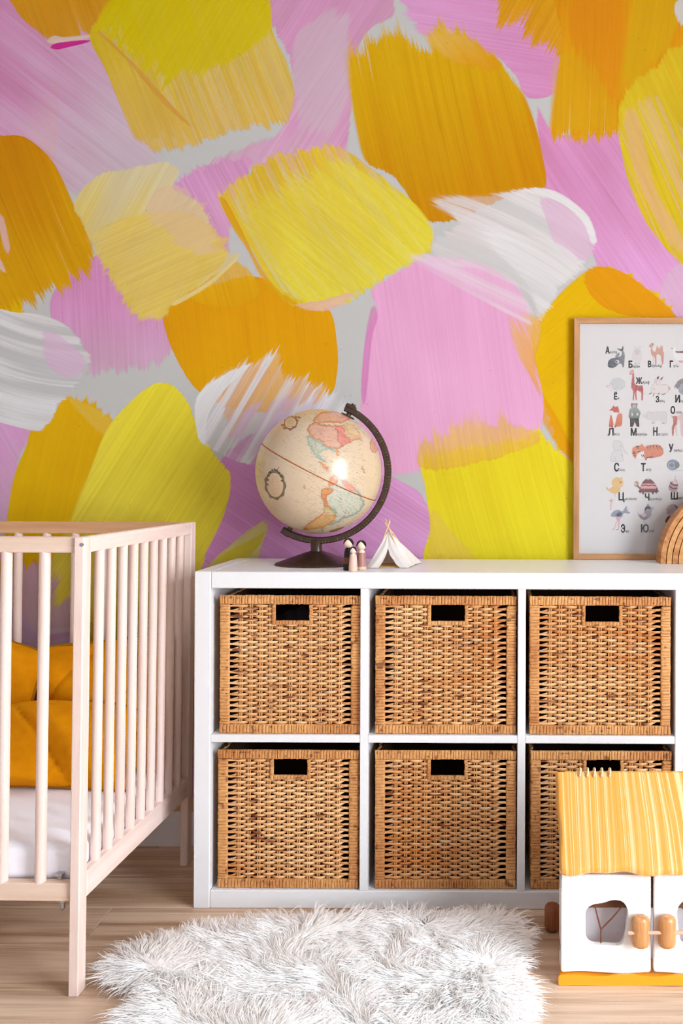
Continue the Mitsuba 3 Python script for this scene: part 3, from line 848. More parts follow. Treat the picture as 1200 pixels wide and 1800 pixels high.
def paint_globe():
    g = Print(900, 900, 1.6, (228, 204, 172))
    ct, st = math.cos(TILT), math.sin(TILT)

    def m(zx, zy):                                     # from a sketch drawn upright to the globe's own axes
        dx, dz = (zx - 498) / 386., -(zy - 494) / 386.
        return (450 + 449 * (dx * ct - dz * st), 450 - 449 * (dx * st + dz * ct))

    def mm(L):
        return [m(*p) for p in L]
    for q in range(60):                                # aged paper
        x, y = RNG.random(2) * 900
        g.disc(x, y, 30 + RNG.random() * 70, 20 + RNG.random() * 50, (232, 198, 152) if q % 2 else (246, 226, 196), .16, soft=40)
    for q in range(-8, 9):                             # meridians and parallels
        a = q * math.pi / 12
        ph = np.linspace(-1.5, 1.5, 40)
        g.line(np.stack([450 + 449 * np.cos(ph) * math.sin(a), 450 - 449 * np.sin(ph)], 1), .9, (190, 160, 120), .45, 1)
        if abs(q) < 6:
            g.line([(450 - 449 * math.cos(a), 450 - 449 * math.sin(a)), (450 + 449 * math.cos(a), 450 - 449 * math.sin(a))], .9, (190, 160, 120), .45, 1)
    g.line(mm([(140, 345 + 8), (860, 655 + 8)]), 5, (214, 180, 130), .5, 1)

    lands = []

    def land(L, edge, inside, w=9):
        P = catmull(mm(L), 6)
        jit = np.stack([meshkit.noise(np.stack([P[:, 0] * .08, P[:, 1] * .08, P[:, 0] * 0], 1), 3), meshkit.noise(np.stack([P[:, 0] * .08, P[:, 1] * .08, P[:, 0] * 0], 1), 8)], 1) - .5
        P = P + jit * 16
        hal = np.array(sg.Polygon(P).buffer(0).buffer(10).exterior.coords) if sg.Polygon(P).buffer(0).geom_type == 'Polygon' else P
        g.blob(hal, (186, 190, 170), .28, smooth=False, soft=14)
        g.blob(P, edge, .95, wash=.25, smooth=False)
        lands.append(sg.Polygon(P).buffer(0))
        inn = lands[-1].buffer(-w)
        for q in getattr(inn, 'geoms', [inn]):
            if not q.is_empty:
                g.blob(np.array(q.exterior.coords)[:-1], inside, .8, wash=.35, smooth=False, soft=8)

    OR, PE, TE, RO, OL = (206, 112, 40), (228, 180, 140), (128, 164, 152), (206, 96, 86), (176, 164, 100)
    # North America
    land([(470, 190), (495, 140), (560, 118), (640, 130), (690, 160), (640, 185), (560, 185)], OR, (232, 178, 150))                       # Canada's islands
    land([(440, 215), (470, 190), (540, 195), (600, 205), (650, 200), (700, 215), (760, 300), (745, 285), (700, 300), (660, 315), (640, 335), (600, 340), (560, 330), (520, 300), (470, 270), (445, 250)], OR, (232, 184, 160))
    land([(600, 215), (630, 205), (665, 235), (650, 255), (690, 280), (680, 305), (640, 320), (610, 280), (620, 250)], RO, (232, 150, 132), 6)
    land([(660, 190), (710, 200), (745, 245), (762, 300), (740, 280), (700, 265), (670, 235)], (206, 166, 96), (226, 198, 148), 7)
    land([(448, 265), (520, 300), (570, 335), (610, 345), (618, 372), (606, 360), (560, 340), (525, 352), (505, 370), (545, 410), (520, 405), (480, 370), (455, 320), (440, 290)], TE, (206, 206, 178), 6)
    land([(505, 410), (535, 420), (560, 450), (552, 462), (530, 440)], OR, (236, 176, 130), 4)
    land([(612, 340), (622, 362), (616, 382), (606, 362)], OR, (234, 178, 130), 3)
    # South America
    land([(575, 500), (600, 490), (650, 520), (690, 548), (725, 585), (735, 600), (770, 660), (765, 700), (720, 740), (650, 760), (600, 792), (560, 800), (545, 760), (600, 720), (545, 670), (535, 600), (560, 560)], TE, (222, 220, 196), 12)
    land([(572, 505), (600, 490), (622, 515), (608, 540), (575, 555), (560, 560)], OR, (236, 160, 120), 6)
    land([(640, 520), (690, 548), (722, 585), (690, 592), (660, 570)], (222, 140, 120), (234, 176, 152), 5)
    land([(530, 575), (565, 565), (590, 580), (560, 610), (552, 650), (580, 690), (555, 720), (535, 660), (520, 610)], OR, (230, 152, 86), 8)
    land([(535, 690), (585, 700), (600, 740), (560, 745), (540, 720)], OL, (226, 206, 150), 6)
    land([(520, 730), (590, 735), (605, 755), (560, 800), (490, 828), (430, 836), (412, 832), (425, 808), (470, 765)], (222, 142, 44), (232, 186, 120), 9)
    g.line(mm([(540, 712), (500, 745), (455, 782), (420, 815)]), 7, (224, 120, 96), .8, 3)
    g.line(mm([(432, 822), (412, 832), (440, 838)]), 8, (190, 90, 30), .8, 3)
    for q in range(900):                               # tinted counties
        zx, zy = 430 + RNG.random() * 350, 120 + RNG.random() * 720
        u, v = m(zx, zy)
        if any(p.contains(sg.Point(u, v)) for p in lands):
            g.disc(u, v, 3 + RNG.random() * 7, 2 + RNG.random() * 5, [(206, 104, 84), (226, 190, 140), (170, 190, 172), (214, 150, 76), (206, 120, 104), (196, 180, 120)][q % 6], .4, wash=.3)
    for q in range(700):                               # place names, too small to read
        zx, zy = 440 + RNG.random() * 330, 130 + RNG.random() * 700
        u, v = m(zx, zy)
        w = 4 + RNG.random() * 9
        g.line([(u - w, v + RNG.random() * 2), (u + w, v)], 1.5, (96, 70, 52), .55, 1)
    for q in range(260):
        zx, zy = 120 + RNG.random() * 740, 130 + RNG.random() * 700
        u, v = m(zx, zy)
        w = 5 + RNG.random() * 10
        g.line([(u - w, v), (u + w, v)], 1.5, (126, 94, 64), .5, 1)

    # scrolled cartouches
    def ring(zx, zy, rx, ry, c, w, ins):
        t = np.linspace(0, 2 * np.pi, 40, endpoint=False)
        o = [m(zx + rx * (1 + .06 * math.cos(9 * a)) * math.cos(a), zy + ry * (1 + .06 * math.cos(9 * a)) * math.sin(a)) for a in t]
        i = [m(zx + (rx - w) * math.cos(a), zy + (ry - w) * math.sin(a)) for a in t]
        g.blob(o, c, .95, wash=.25, smooth=False)
        g.blob(i, ins, .95, smooth=False)
        i2 = [m(zx + (rx - w * 1.5) * math.cos(a), zy + (ry - w * 1.5) * math.sin(a)) for a in t]
        for r in range(-5, 6):
            hw = (rx - w * 2) * math.sqrt(max(0, 1 - (r / 6.) ** 2)) * (.6 + .4 * RNG.random())
            g.line(mm([(zx - hw, zy + r * ry * .12), (zx + hw, zy + r * ry * .12)]), 1.4, (150, 116, 82), .55, 1)
    ring(250, 555, 66, 88, (112, 100, 58), 15, (240, 208, 166))
    for a in range(10):
        t = math.radians(180 + a * 18)
        g.disc(*m(250 + 62 * math.cos(t) * .75, 555 + 92 * math.sin(t)), 9, 7, (62, 56, 40), .9)
    g.line(mm([(262, 475), (276, 447)]), 5, (200, 80, 60), .9, 1)
    ring(335, 190, 44, 40, (150, 96, 66), 9, (238, 208, 168))
    for p in ((365, 155), (385, 158), (375, 175), (355, 215), (335, 228), (300, 222), (285, 205)):
        g.disc(*m(*p), 12, 8, (150, 88, 58), .85)
    ring(835, 325, 30, 46, (186, 146, 110), 8, (226, 170, 130))
    for p in ((425, 565), (760, 460), (520, 838), (770, 480)):          # small sailing ships
        g.disc(*m(*p), 10, 7, (150, 124, 86), .6)
        g.disc(*m(p[0], p[1] - 14), 8, 8, (176, 148, 106), .6)
    g.blob(mm([(560, 850), (590, 835), (650, 822), (640, 835), (600, 858), (570, 862)]), (150, 106, 52), .9)
    for q in range(50):
        zx, zy = 125 + RNG.random() * 60, 420 + RNG.random() * 110
        u, v = m(zx, zy)
        g.line([(u - 8, v), (u + 8, v)], 1.4, (90, 80, 70), .45, 1)
    g.a *= 0.64
    return g


gp = paint_globe()
_e, _a = [float(t) for t in e1], [float(t) for t in ax]
mat('m_globe', gp.texture(lambda p: (450 + 449 / GR * ((p.x - GX) * _e[0] + (p.y - GY) * _e[1] + (p.z - GZ) * _e[2]), 450 - 449 / GR * ((p.x - GX) * _a[0] + (p.y - GY) * _a[1] + (p.z - GZ) * _a[2]))), .26, .6)


def bronze_fn(p, n, uv):
    a = mikit.fbm(p.x * 90, p.y * 90, p.z * 90, 3)
    return col((74, 52, 38), 1) * (1 - a) + col((46, 32, 26), 1) * a


mat('m_bronze', mikit.proc(bronze_fn), .32, .6, metallic=.35)
mat('m_gold_mark', (176, 140, 80), .4, .5, metallic=.4)
mat('m_equator', (158, 78, 30), .4, .4)
gl = thing('desk_globe', 'antique-style desk globe on a dark bronze stand on the shelf top', 'globe')
sph = trimesh.creation.icosphere(subdivisions=5, radius=GR); sph.apply_translation([GX, GY, GZ])
part(gl, 'sphere', sph, 'm_globe', True, label='cream globe ball printed with an old-style map')


def frame_pts(angs, r, off=0.0):
    """Points in the plane of the stand's arm; angle from straight up, clockwise."""
    return np.stack([GX + r * np.sin(angs), np.full_like(angs, GY + off), GZ + r * np.cos(angs)], 1)


tq = np.linspace(0, 2 * np.pi, 97)
ce = np.array([GX, GY, GZ]) + (GR + .0003) * (np.cos(tq)[:, None] * fr + np.sin(tq)[:, None] * e1)
part(gl, 'equator_seam', tube(ce, .0013, 6, caps=False), 'm_equator', True)


def arc_band(a0, a1, r_in, r_out, hw, n=70):
    angs = np.linspace(a0, a1, n)
    b = .0025
    ring = [(r_in, -hw + b), (r_in, hw - b), (r_in + b, hw), (r_out - b, hw), (r_out, hw - b), (r_out, -hw + b), (r_out - b, -hw), (r_in + b, -hw)]
    V = np.vstack([frame_pts(angs, r, o) for r, o in ring])
    k = len(ring)
    F = []
    for q in range(k):
        for i in range(n - 1):
            a, b2, c, d = q * n + i, q * n + i + 1, ((q + 1) % k) * n + i + 1, ((q + 1) % k) * n + i
            F += [[a, b2, c], [a, c, d]]
    for e in (0, n - 1):
        for q in range(1, k - 1):
            F.append([e, q * n + e, (q + 1) * n + e])
    m = trimesh.Trimesh(V, F, process=False)
    trimesh.repair.fix_normals(m)
    return m


A0, A1 = math.radians(22), math.radians(212)
part(gl, 'meridian_arm', arc_band(A0, A1, .1605, .1765, .0105), 'm_bronze', 40)
ms = []
for i, a in enumerate(np.radians(np.arange(34, 202, 2.5))):
    L = .006 if i % 4 == 0 else .0032
    c = frame_pts(np.array([a]), .1745 - L / 2, -.0107)[0]
    mk = trimesh.creation.box([.0006, .0006, L])
    mk.apply_transform(trimesh.transformations.rotation_matrix(a, [0, 1, 0]))
    ms.append(moved(mk, *c))
part(gl, 'degree_marks', join(ms), 'm_gold_mark')
for s in (1, -1):
    p0, p1 = np.array([GX, GY, GZ]) + s * ax * .150, np.array([GX, GY, GZ]) + s * ax * (.186 if s > 0 else .178)
    part(gl, 'pivot', tube([p0, p0 * .5 + p1 * .5, p1], [.006, .006, .0055], 14), 'm_bronze', 40)
p0 = np.array([GX, GY, GZ]) + ax * .152
part(gl, 'pivot_cap', tube([p0, p0 + ax * .003], [.018, .016], 24), 'm_bronze', 40)
p1 = np.array([GX, GY, GZ]) + ax * .178
hk = rbox(-.016, .010, -.012, .012, -.004, .007, .003); hk.apply_transform(trimesh.transformations.rotation_matrix(TILT, [0, 1, 0])); hk.apply_translation(p1 - ax * .003)
part(gl, 'top_bracket', hk, 'm_bronze', 30)
stem = lathe([(0, .060), (.017, .060), (.0145, .052), (.0135, .040), (.0145, .033), (.026, .030), (.060, .018), (.088, .008), (.099, .004), (.101, .001), (.101, 0), (0, 0)][::-1], 56)
stem.apply_translation([GX - .006, GY, STOP])
part(gl, 'base', stem, 'm_bronze', 50)

# ------------------------------------------------------------------ peg dolls
mat('m_doll_wood', (240, 206, 172), .5, .3, k=.72)
mat('m_skin_wood', (246, 222, 198), .5, .3, k=.72)
mat('m_mauve', (176, 124, 112), .4, .35, k=.72)
mat('m_rose', (244, 196, 184), .4, .35, k=.72)
mat('m_doll_brown', (112, 70, 44), .5, .3)
mat('m_blush', (232, 180, 168), .5, .3)


def ball_cap(r, cut):
    """Hair: a cap over the back and top of a ball, with a peaked fringe in front (-y)."""
    s = trimesh.creation.icosphere(subdivisions=4, radius=r)
    v = s.vertices
    front = -v[:, 1] / r
    xx = np.abs(v[:, 0]) / r
    lim = np.where(front > -.1, cut + .42 * (1 - xx) ** 1.0 * (front > 0) - .95 * xx ** 2.2, -.62)
    keep = (v[:, 2] / r > lim)[s.faces].all(1)
    m = trimesh.Trimesh(v * 1.035, s.faces[keep], process=False)
    m.remove_unreferenced_vertices()
    return m


def doll(name, label, x, y, h, rb, rh, bands, wide=1.15):
    k = thing('peg_doll', label, 'doll', 'wooden peg dolls beside the teepee')
    zc = h - rh
    neck = zc - rh * .86
    # body profile, cut into painted bands
    zz = np.linspace(0, neck, 26)
    t = zz / neck
    rr = rb * (1.0 - .12 * t - .18 * t ** 2)
    rr = np.where(t > .78, rr * np.sqrt(np.clip(1 - ((t - .78) / .25) ** 2, .08, 1)), rr)
    rr[0] *= .94
    for (a, b, m, nm) in bands:
        i = [q for q in range(26) if a - 1e-6 <= t[q] <= b + 1e-6]
        i = sorted(set(i + [min(25, max(i) + 1)])) if b < 1 else i
        pr = [(0, zz[i[0]])] + [(rr[q], zz[q]) for q in i] + [(0, zz[i[-1]])]
        part(k, nm, moved(lathe(pr, 32), x, y, STOP), m, 40)
    part(k, 'neck', moved(lathe([(0, 0), (rh * .42, 0), (rh * .36, rh * .4), (0, rh * .4)], 20), x, y, STOP + neck - rh * .1), 'm_skin_wood', 40)
    hd = trimesh.creation.icosphere(subdivisions=3, radius=rh)
    part(k, 'head', moved(hd, x, y, STOP + zc), 'm_skin_wood', True)
    part(k, 'hair', moved(ball_cap(rh, .30), x, y, STOP + zc), 'm_black_paint', True)
    return k


doll('father', 'tallest peg doll, painted black with a brown band, nearest the globe', -.331, 2.296, .0735, .0118, .0112, [(0, .26, 'm_black_paint', 'trousers'), (.28, .54, 'm_doll_brown', 'brown_band'), (.56, 1, 'm_black_paint', 'jacket')])
doll('mother', 'peg doll in a mauve dress, nearest the teepee', -.3025, 2.306, .068, .0115, .0112, [(0, .14, 'm_doll_wood', 'wood_foot'), (.16, .80, 'm_mauve', 'dress'), (.82, 1, 'm_skin_wood', 'shoulders')])
doll('child', 'smallest peg doll, in a pale pink dress, in front of the other two', -.3165, 2.2705, .0555, .0103, .0080, [(0, .14, 'm_doll_wood', 'wood_foot'), (.16, .84, 'm_rose', 'dress'), (.86, 1, 'm_skin_wood', 'shoulders')])

# ------------------------------------------------------------------ toy teepee
scene['m_canvas'] = {'type': 'principledthin', 'base_color': rgb((250, 245, 240), .86), 'roughness': .9, 'diff_trans': .7}
mat('m_stick', (226, 190, 146), .6, .3)
mat('m_teepee_floor', (196, 156, 104), .7, .2)
tp = thing('toy_teepee', 'small white canvas toy teepee with wooden poles beside the peg dolls', 'toy tent')
AP = np.array([-.2517, 2.415, .843])
FL, FR_, BR, BL = np.array([-.294, 2.345, STOP]), np.array([-.1975, 2.350, STOP]), np.array([-.176, 2.49, STOP]), np.array([-.292, 2.485, STOP])


def cloth_tri(A, B, C, n=22, bulge=-.001, hem=.004, seed=1):
    """A slightly slack triangular cloth: A top, B and C at the ground; two-sided with a thickness."""
    P, idx = [], {}
    nrm = np.cross(B - A, C - A); nrm /= np.linalg.norm(nrm)
    for i in range(n + 1):
        for j in range(i + 1):
            a, b = i / n, j / max(i, 1)
            p = A + (B - A) * a * (1 - b) + (C - A) * a * b
            w = 4 * b * (1 - b)
            p = p + nrm * (bulge * w * math.sin(math.pi * min(1, a)) + .0012 * math.sin(b * 17 + a * 3 + seed) * a)
            if i == n:
                p = p + np.array([0, 0, .001 + hem * w * .35])
            idx[i, j] = len(P); P.append(p)
    F = []
    for i in range(n):
        for j in range(i + 1):
            F.append([idx[i, j], idx[i + 1, j], idx[i + 1, j + 1]])
            if j < i:
                F.append([idx[i, j], idx[i + 1, j + 1], idx[i, j + 1]])
    P = np.array(P); F = np.array(F)
    k = len(P)
    V = np.vstack([P, P + nrm * .0008])
    return trimesh.Trimesh(V, np.vstack([F, F[:, ::-1] + k]), process=False)


part(tp, 'canvas_panel', cloth_tri(AP, FR_, BR, seed=2), 'm_canvas', 40)
part(tp, 'canvas_panel', cloth_tri(AP, BR, BL, seed=3), 'm_canvas', 40)
part(tp, 'canvas_panel', cloth_tri(AP, BL, FL, seed=4), 'm_canvas', 40)


def on_front(a, b, off=0.0):
    """a: from the top down, b: from the left pole to the right pole."""
    p = AP + (FL - AP) * a * (1 - b) + (FR_ - AP) * a * b
    return p + np.array([0, -off, 0])


def flap(bs, inner, seed):
    """A door flap between a pole (b = bs) and an inner edge inner(a)."""
    n, m = 24, 10
    P = []
    for i in range(n + 1):
        a = .02 + .98 * i / n
        for j in range(m + 1):
            w = j / m
            b = bs + (inner(a) - bs) * w
            P.append(on_front(a, b, .004 * math.sin(math.pi * w) * a + .003 * w * a * (1 if seed else 1.5) + .0012 * math.sin(w * 9 + seed + a * 5)) + np.array([0, 0, .001]))
    P = np.array(P); F = []
    for i in range(n):
        for j in range(m):
            q = i * (m + 1) + j
            F += [[q, q + 1, q + m + 2], [q, q + m + 2, q + m + 1]]
    F = np.array(F); k = len(P)
    return trimesh.Trimesh(np.vstack([P, P + [0, .0008, 0]]), np.vstack([F, F[:, ::-1] + k]), process=False)


part(tp, 'door_flap', flap(0.0, lambda a: .50 - .22 * max(0, (a - .42) / .58) ** 1.3, 0), 'm_canvas', 40)
part(tp, 'door_flap', flap(1.0, lambda a: .48 + .32 * max(0, (a - .42) / .58) ** 1.2 + .012 * math.sin(a * 26), 1), 'm_canvas', 40)
for q, e in ((FL, .022), (FR_, .030), (BR, .022), (BL, .028)):
    d = AP - q; d /= np.linalg.norm(d)
    off = np.array([(.0045 if q[0] < -.25 else -.0045), (.006 if q[1] < 2.4 else -.0045), .0])
    g0 = q + ((FL + FR_ + BR + BL) / 4 - q) * .24 + [0, 0, .0016]
    d2 = (AP + [0, 0, .006] + (-off * .6)) - g0; L = np.linalg.norm(d2); d2 /= L
    part(tp, 'pole', tube([g0, g0 + d2 * (L + e) * .5, g0 + d2 * (L + e)], .0016, 8), 'm_stick', 50)
ring = tube([[AP[0] + .0062 * math.cos(t), AP[1] + .0062 * math.sin(t), AP[2] - .004 + .0008 * math.sin(3 * t)] for t in np.linspace(0, 2 * math.pi, 25)], .0012, 6, caps=False)
part(tp, 'cord', ring, 'm_stick', True)
c = (FL + FR_ + BR + BL) / 4
fp = sg.Polygon([(p[0] + (c[0] - p[0]) * .12, p[1] + (c[1] - p[1]) * .12) for p in (FL, FR_, BR, BL)])
part(tp, 'floor_mat', moved(trimesh.creation.extrude_polygon(fp, .002, engine='earcut'), 0, 0, STOP + .0002), 'm_teepee_floor')

# ------------------------------------------------------------------ framed alphabet poster
FX0, FX1, FZ0, FZ1 = .214, .644, STOP + .0005, 1.397
FY0, FY1 = 2.617, 2.638
fp_ = thing('framed_poster', 'oak-framed alphabet poster of watercolour animals leaning on the mural wall', 'poster')
rw = .0145


def rail(pts, mname):
    m = plate(sg.Polygon(pts), FY0, FY1)
    part(fp_, 'frame_rail', m, mname)


rail([(FX0, FZ0), (FX0 + rw, FZ0 + rw), (FX0 + rw, FZ1 - rw), (FX0, FZ1)], 'm_oak_z')
rail([(FX1, FZ0), (FX1, FZ1), (FX1 - rw, FZ1 - rw), (FX1 - rw, FZ0 + rw)], 'm_oak_z')
rail([(FX0, FZ1), (FX0 + rw, FZ1 - rw), (FX1 - rw, FZ1 - rw), (FX1, FZ1)], 'm_oak_x')
rail([(FX0, FZ0), (FX1, FZ0), (FX1 - rw, FZ0 + rw), (FX0 + rw, FZ0 + rw)], 'm_oak_x')
PU = 1 / 668.0                     # poster unit; the sheet's origin is the frame's upper left corner


def paint_poster():
    g = Print(288, 426, 5, (236, 231, 229))
    ox, oy = 1008, 558

    def A(L):
        return [(1050 + x / 8 - ox, 590 + y / 8 - oy) for x, y in L]

    def B(L):
        return [(1050 + x / 7.827 - ox, 770 + y / 7.827 - oy) for x, y in L]

    def dA(x, y, rx, ry, c, a=1., **k):
        g.disc(*A([(x, y)])[0], rx / 8, ry / 8, c, a, **k)

    def dB(x, y, rx, ry, c, a=1., **k):
        g.disc(*B([(x, y)])[0], rx / 7.827, ry / 7.827, c, a, **k)
    # whale
    g.blob(A([(140, 400), (150, 350), (190, 312), (240, 300), (300, 290), (333, 262), (342, 210), (366, 215), (380, 270), (376, 340), (366, 432), (346, 428), (340, 398), (312, 380), (288, 392), (250, 430), (200, 446), (150, 432)]), (62, 62, 74), c2=(140, 138, 146), axis=(1, -.5), wash=.25)
    g.blob(A([(270, 168), (310, 178), (336, 170), (350, 134), (362, 165), (356, 198), (340, 210), (300, 196)]), (86, 86, 96))
    g.blob(A([(246, 290), (262, 255), (302, 226), (304, 262), (280, 300)]), (140, 138, 146))
    dA(276, 356, 26, 24, (236, 230, 230)); dA(268, 356, 10, 13, (60, 60, 66)); dA(272, 314, 5, 7, (50, 50, 60))
    # ram, pale
    dA(556, 270, 76, 104, (228, 220, 219), .9); dA(556, 205, 46, 52, (220, 210, 208), .8)
    g.line(A([(505, 150), (520, 135), (535, 160)]), .5, (206, 196, 194)); g.line(A([(580, 150), (600, 135), (590, 170)]), .5, (206, 196, 194))
    dA(556, 240, 16, 10, (214, 180, 180), .8); dA(535, 212, 4, 5, (120, 110, 110)); dA(575, 212, 4, 5, (120, 110, 110))
    for x in (525, 545, 580):
        dA(x, 385, 8, 9, (150, 140, 138), .8)
    # camel
    g.blob(A([(722, 128), (745, 102), (785, 100), (792, 124), (770, 146), (774, 186), (798, 216), (818, 192), (828, 142), (845, 138), (862, 172), (888, 130), (914, 140), (920, 198), (932, 242), (922, 384), (904, 380), (890, 300), (880, 262), (830, 258), (826, 384), (808, 380), (800, 300), (760, 262), (744, 200), (752, 160), (732, 152)]), (222, 172, 146), c2=(206, 146, 120), wash=.2)
    g.blob(A([(772, 280), (785, 260), (784, 384), (774, 384)]), (226, 196, 178), .8)
    dA(770, 104, 14, 8, (150, 90, 74)); dA(735, 140, 12, 9, (196, 130, 112), .7)
    # goose
    g.blob(A([(1085, 196), (1130, 208), (1230, 202), (1230, 228), (1140, 226), (1090, 222)]), (104, 56, 64))
    dA(1072, 158, 26, 20, (246, 243, 241)); g.blob(A([(1060, 200), (1090, 160), (1110, 240), (1200, 250), (1260, 300), (1230, 350), (1130, 340), (1080, 290)]), (246, 243, 241), .9)
    dA(1045, 165, 9, 6, (150, 90, 80)); dA(1068, 152, 4, 4, (40, 40, 40)); g.blob(A([(1130, 340), (1230, 336), (1180, 372)]), (214, 176, 176))
    # hedgehog
    dA(282, 672, 112, 92, (214, 213, 213)); dA(170, 706, 42, 42, (232, 224, 222))
    for q in range(150):
        t, r = RNG.random() * 6.28, math.sqrt(RNG.random())
        x, y = 285 + 108 * r * math.cos(t), 672 + 88 * r * math.sin(t)
        g.line(A([(x, y), (x + 10, y - 8)]), .35, (184, 184, 186) if q % 2 else (232, 230, 230), .9, 1)
    dA(130, 704, 7, 7, (150, 110, 110)); dA(205, 676, 14, 14, (200, 180, 182), .8); dA(165, 690, 4, 4, (80, 70, 70)); dA(190, 764, 16, 6, (214, 190, 190))
    # giraffe
    g.blob(A([(446, 522), (465, 482), (502, 478), (514, 560), (520, 656), (560, 690), (618, 694), (642, 730), (638, 890), (618, 890), (612, 800), (580, 764), (548, 780), (552, 890), (536, 890), (520, 800), (512, 890), (494, 890), (500, 780), (474, 720), (476, 640), (486, 545), (458, 538)]), (206, 112, 108), c2=(196, 92, 88), wash=.15)
    dA(476, 506, 32, 24, (228, 176, 172))
    for q in range(70):
        x, y = 485 + RNG.random() * 150, 570 + RNG.random() * 210
        if (x < 515 or y > 695) and y < 690 + (x - 480) * .6 + 60:
            dA(x, y, 7, 7, (146, 50, 54), .8)
    # rabbit
    g.blob(A([(748, 745), (768, 690), (798, 622), (828, 572), (860, 560), (856, 600), (832, 660), (850, 676), (868, 612), (920, 566), (902, 620), (880, 676), (950, 668), (1002, 700), (1008, 752), (962, 802), (850, 812), (770, 794)]), (200, 182, 176), .8)
    g.blob(A([(755, 745), (775, 692), (804, 626), (834, 580), (852, 570), (850, 600), (824, 664), (850, 684), (874, 616), (912, 578), (896, 620), (874, 684), (950, 676), (994, 704), (1000, 750), (958, 796), (850, 804), (774, 788)]), (234, 224, 219), 1.)
    g.blob(A([(834, 578), (864, 560), (858, 592), (842, 600)]), (74, 56, 58)); g.blob(A([(884, 600), (922, 564), (908, 596), (888, 612)]), (60, 46, 50))
    g.blob(A([(806, 640), (832, 600), (838, 610), (816, 660)]), (226, 180, 172), .8)
    dA(1008, 732, 18, 24, (216, 170, 166)); dA(796, 742, 14, 10, (226, 190, 184))
    for x, y, x2, y2 in ((725, 812, 760, 796), (782, 838, 794, 806), (905, 824, 945, 808), (850, 812, 868, 800)):
        g.line(A([(x, y), (x2, y2)]), 1.2, (70, 58, 60), 1, 1)
    # turkey
    g.blob(A([(1080, 722), (1110, 652), (1152, 610), (1230, 585), (1240, 700), (1150, 730)]), (140, 134, 138), wash=.3)
    for k in range(5):
        g.line(A([(1170, 730), (1090 + k * 26, 716 - k * 26 + k * k * 2)]), .6, (96, 92, 98), .8, 1)
    g.blob(A([(1140, 740), (1170, 670), (1240, 660), (1240, 820), (1180, 812), (1145, 780)]), (164, 164, 172), wash=.3)
    dA(1100, 722, 16, 10, (226, 196, 192))
    # fox
    g.blob(A([(160, 1270), (168, 1190), (184, 1108), (206, 1130), (222, 1200), (216, 1282), (190, 1280)]), (222, 122, 84), c2=(206, 96, 62))
    g.blob(A([(238, 1280), (262, 1180), (276, 1112), (320, 1084), (346, 1110), (346, 1230), (318, 1268), (270, 1272)]), (226, 130, 88), c2=(216, 110, 72))
    g.blob(A([(206, 1090), (270, 1090), (262, 1160), (232, 1230), (212, 1170)]), (244, 238, 234))
    g.blob(A([(166, 1046), (200, 1012), (224, 974), (242, 996), (286, 984), (300, 1030), (306, 1082), (262, 1066), (238, 1072), (210, 1046)]), (206, 84, 60), smooth=False)
    dA(238, 1066, 9, 6, (70, 40, 40)); dA(205, 1274, 12, 8, (90, 50, 44)); dA(252, 1276, 12, 8, (90, 50, 44))
    # bear
    dA(484, 955, 15, 15, (134, 112, 106)); dA(548, 955, 15, 15, (134, 112, 106)); dA(515, 980, 46, 40, (150, 130, 124)); dA(516, 984, 28, 26, (206, 178, 172))
    g.blob(A([(456, 1022), (490, 1012), (545, 1012), (575, 1022), (606, 1080), (592, 1118), (582, 1152), (450, 1152), (444, 1080)]), (148, 166, 154), c2=(112, 124, 120), wash=.2)
    dA(488, 1098, 14, 26, (226, 206, 196)); dA(562, 1096, 16, 22, (226, 206, 196)); g.line(A([(500, 1070), (530, 1085), (556, 1066)]), .7, (80, 92, 88), .7)
    g.blob(A([(455, 1150), (582, 1150), (590, 1276), (552, 1272), (524, 1204), (500, 1274), (460, 1278)]), (58, 38, 40), smooth=False)
    # rhino
    for sc_, cc in ((1, (196, 190, 190)), (.965, (224, 218, 217))):
        P = np.array([(632, 1108), (690, 1078), (716, 1048), (736, 1048), (760, 1066), (830, 1060), (940, 1054), (976, 1100), (972, 1222), (910, 1228), (890, 1192), (824, 1192), (804, 1228), (768, 1218), (760, 1182), (700, 1166), (650, 1140)], float)
        P = (P - [820, 1140]) * sc_ + [820, 1140]
        g.blob(A(P), cc, .95)
    dA(700, 1120, 4, 5, (120, 112, 112)); dA(780, 1222, 18, 7, (184, 176, 178)); dA(930, 1222, 18, 7, (184, 176, 178)); dA(760, 1072, 10, 14, (206, 192, 192), .7)
    # deer
    g.blob(A([(1044, 1110), (1060, 1122), (1112, 1116), (1126, 1150), (1116, 1240), (1082, 1292), (1070, 1392), (1056, 1392), (1046, 1280), (1066, 1230), (1062, 1150), (1050, 1136)]), (200, 124, 108), c2=(176, 92, 84), wash=.25)
    g.blob(A([(1090, 1280), (1110, 1250), (1124, 1390), (1112, 1390)]), (224, 190, 182), .8)
    g.blob(A([(1120, 1140), (1230, 1090), (1260, 1390), (1180, 1390), (1160, 1200)]), (222, 186, 182), .8)
    # elephant
    for d0, cc in ((0, (200, 195, 195)), (5, (226, 222, 221))):
        g.blob(B([(176 + d0, 296 - d0), (190 + d0, 222), (232, 165 + d0), (330 - d0, 170 + d0), (344 - d0, 240), (358 - d0, 312 - d0), (200 + d0, 322 - d0)]), cc)
        g.blob(B([(208 + d0, 90), (240, 26 + d0), (312 - d0, 36 + d0), (350 - d0, 90), (378 - d0, 168), (424 - d0, 206), (392 - d0, 213 - d0), (342, 166 - d0), (310, 154 - d0), (240 + d0, 164 - d0)]), cc)
    g.line(B([(240, 250), (250, 300)]), .5, (186, 182, 182)); g.line(B([(340, 225), (345, 245)]), .7, (110, 106, 108)); dB(322, 104, 4, 6, (110, 106, 108)); dB(335, 128, 12, 8, (226, 196, 194), .8)
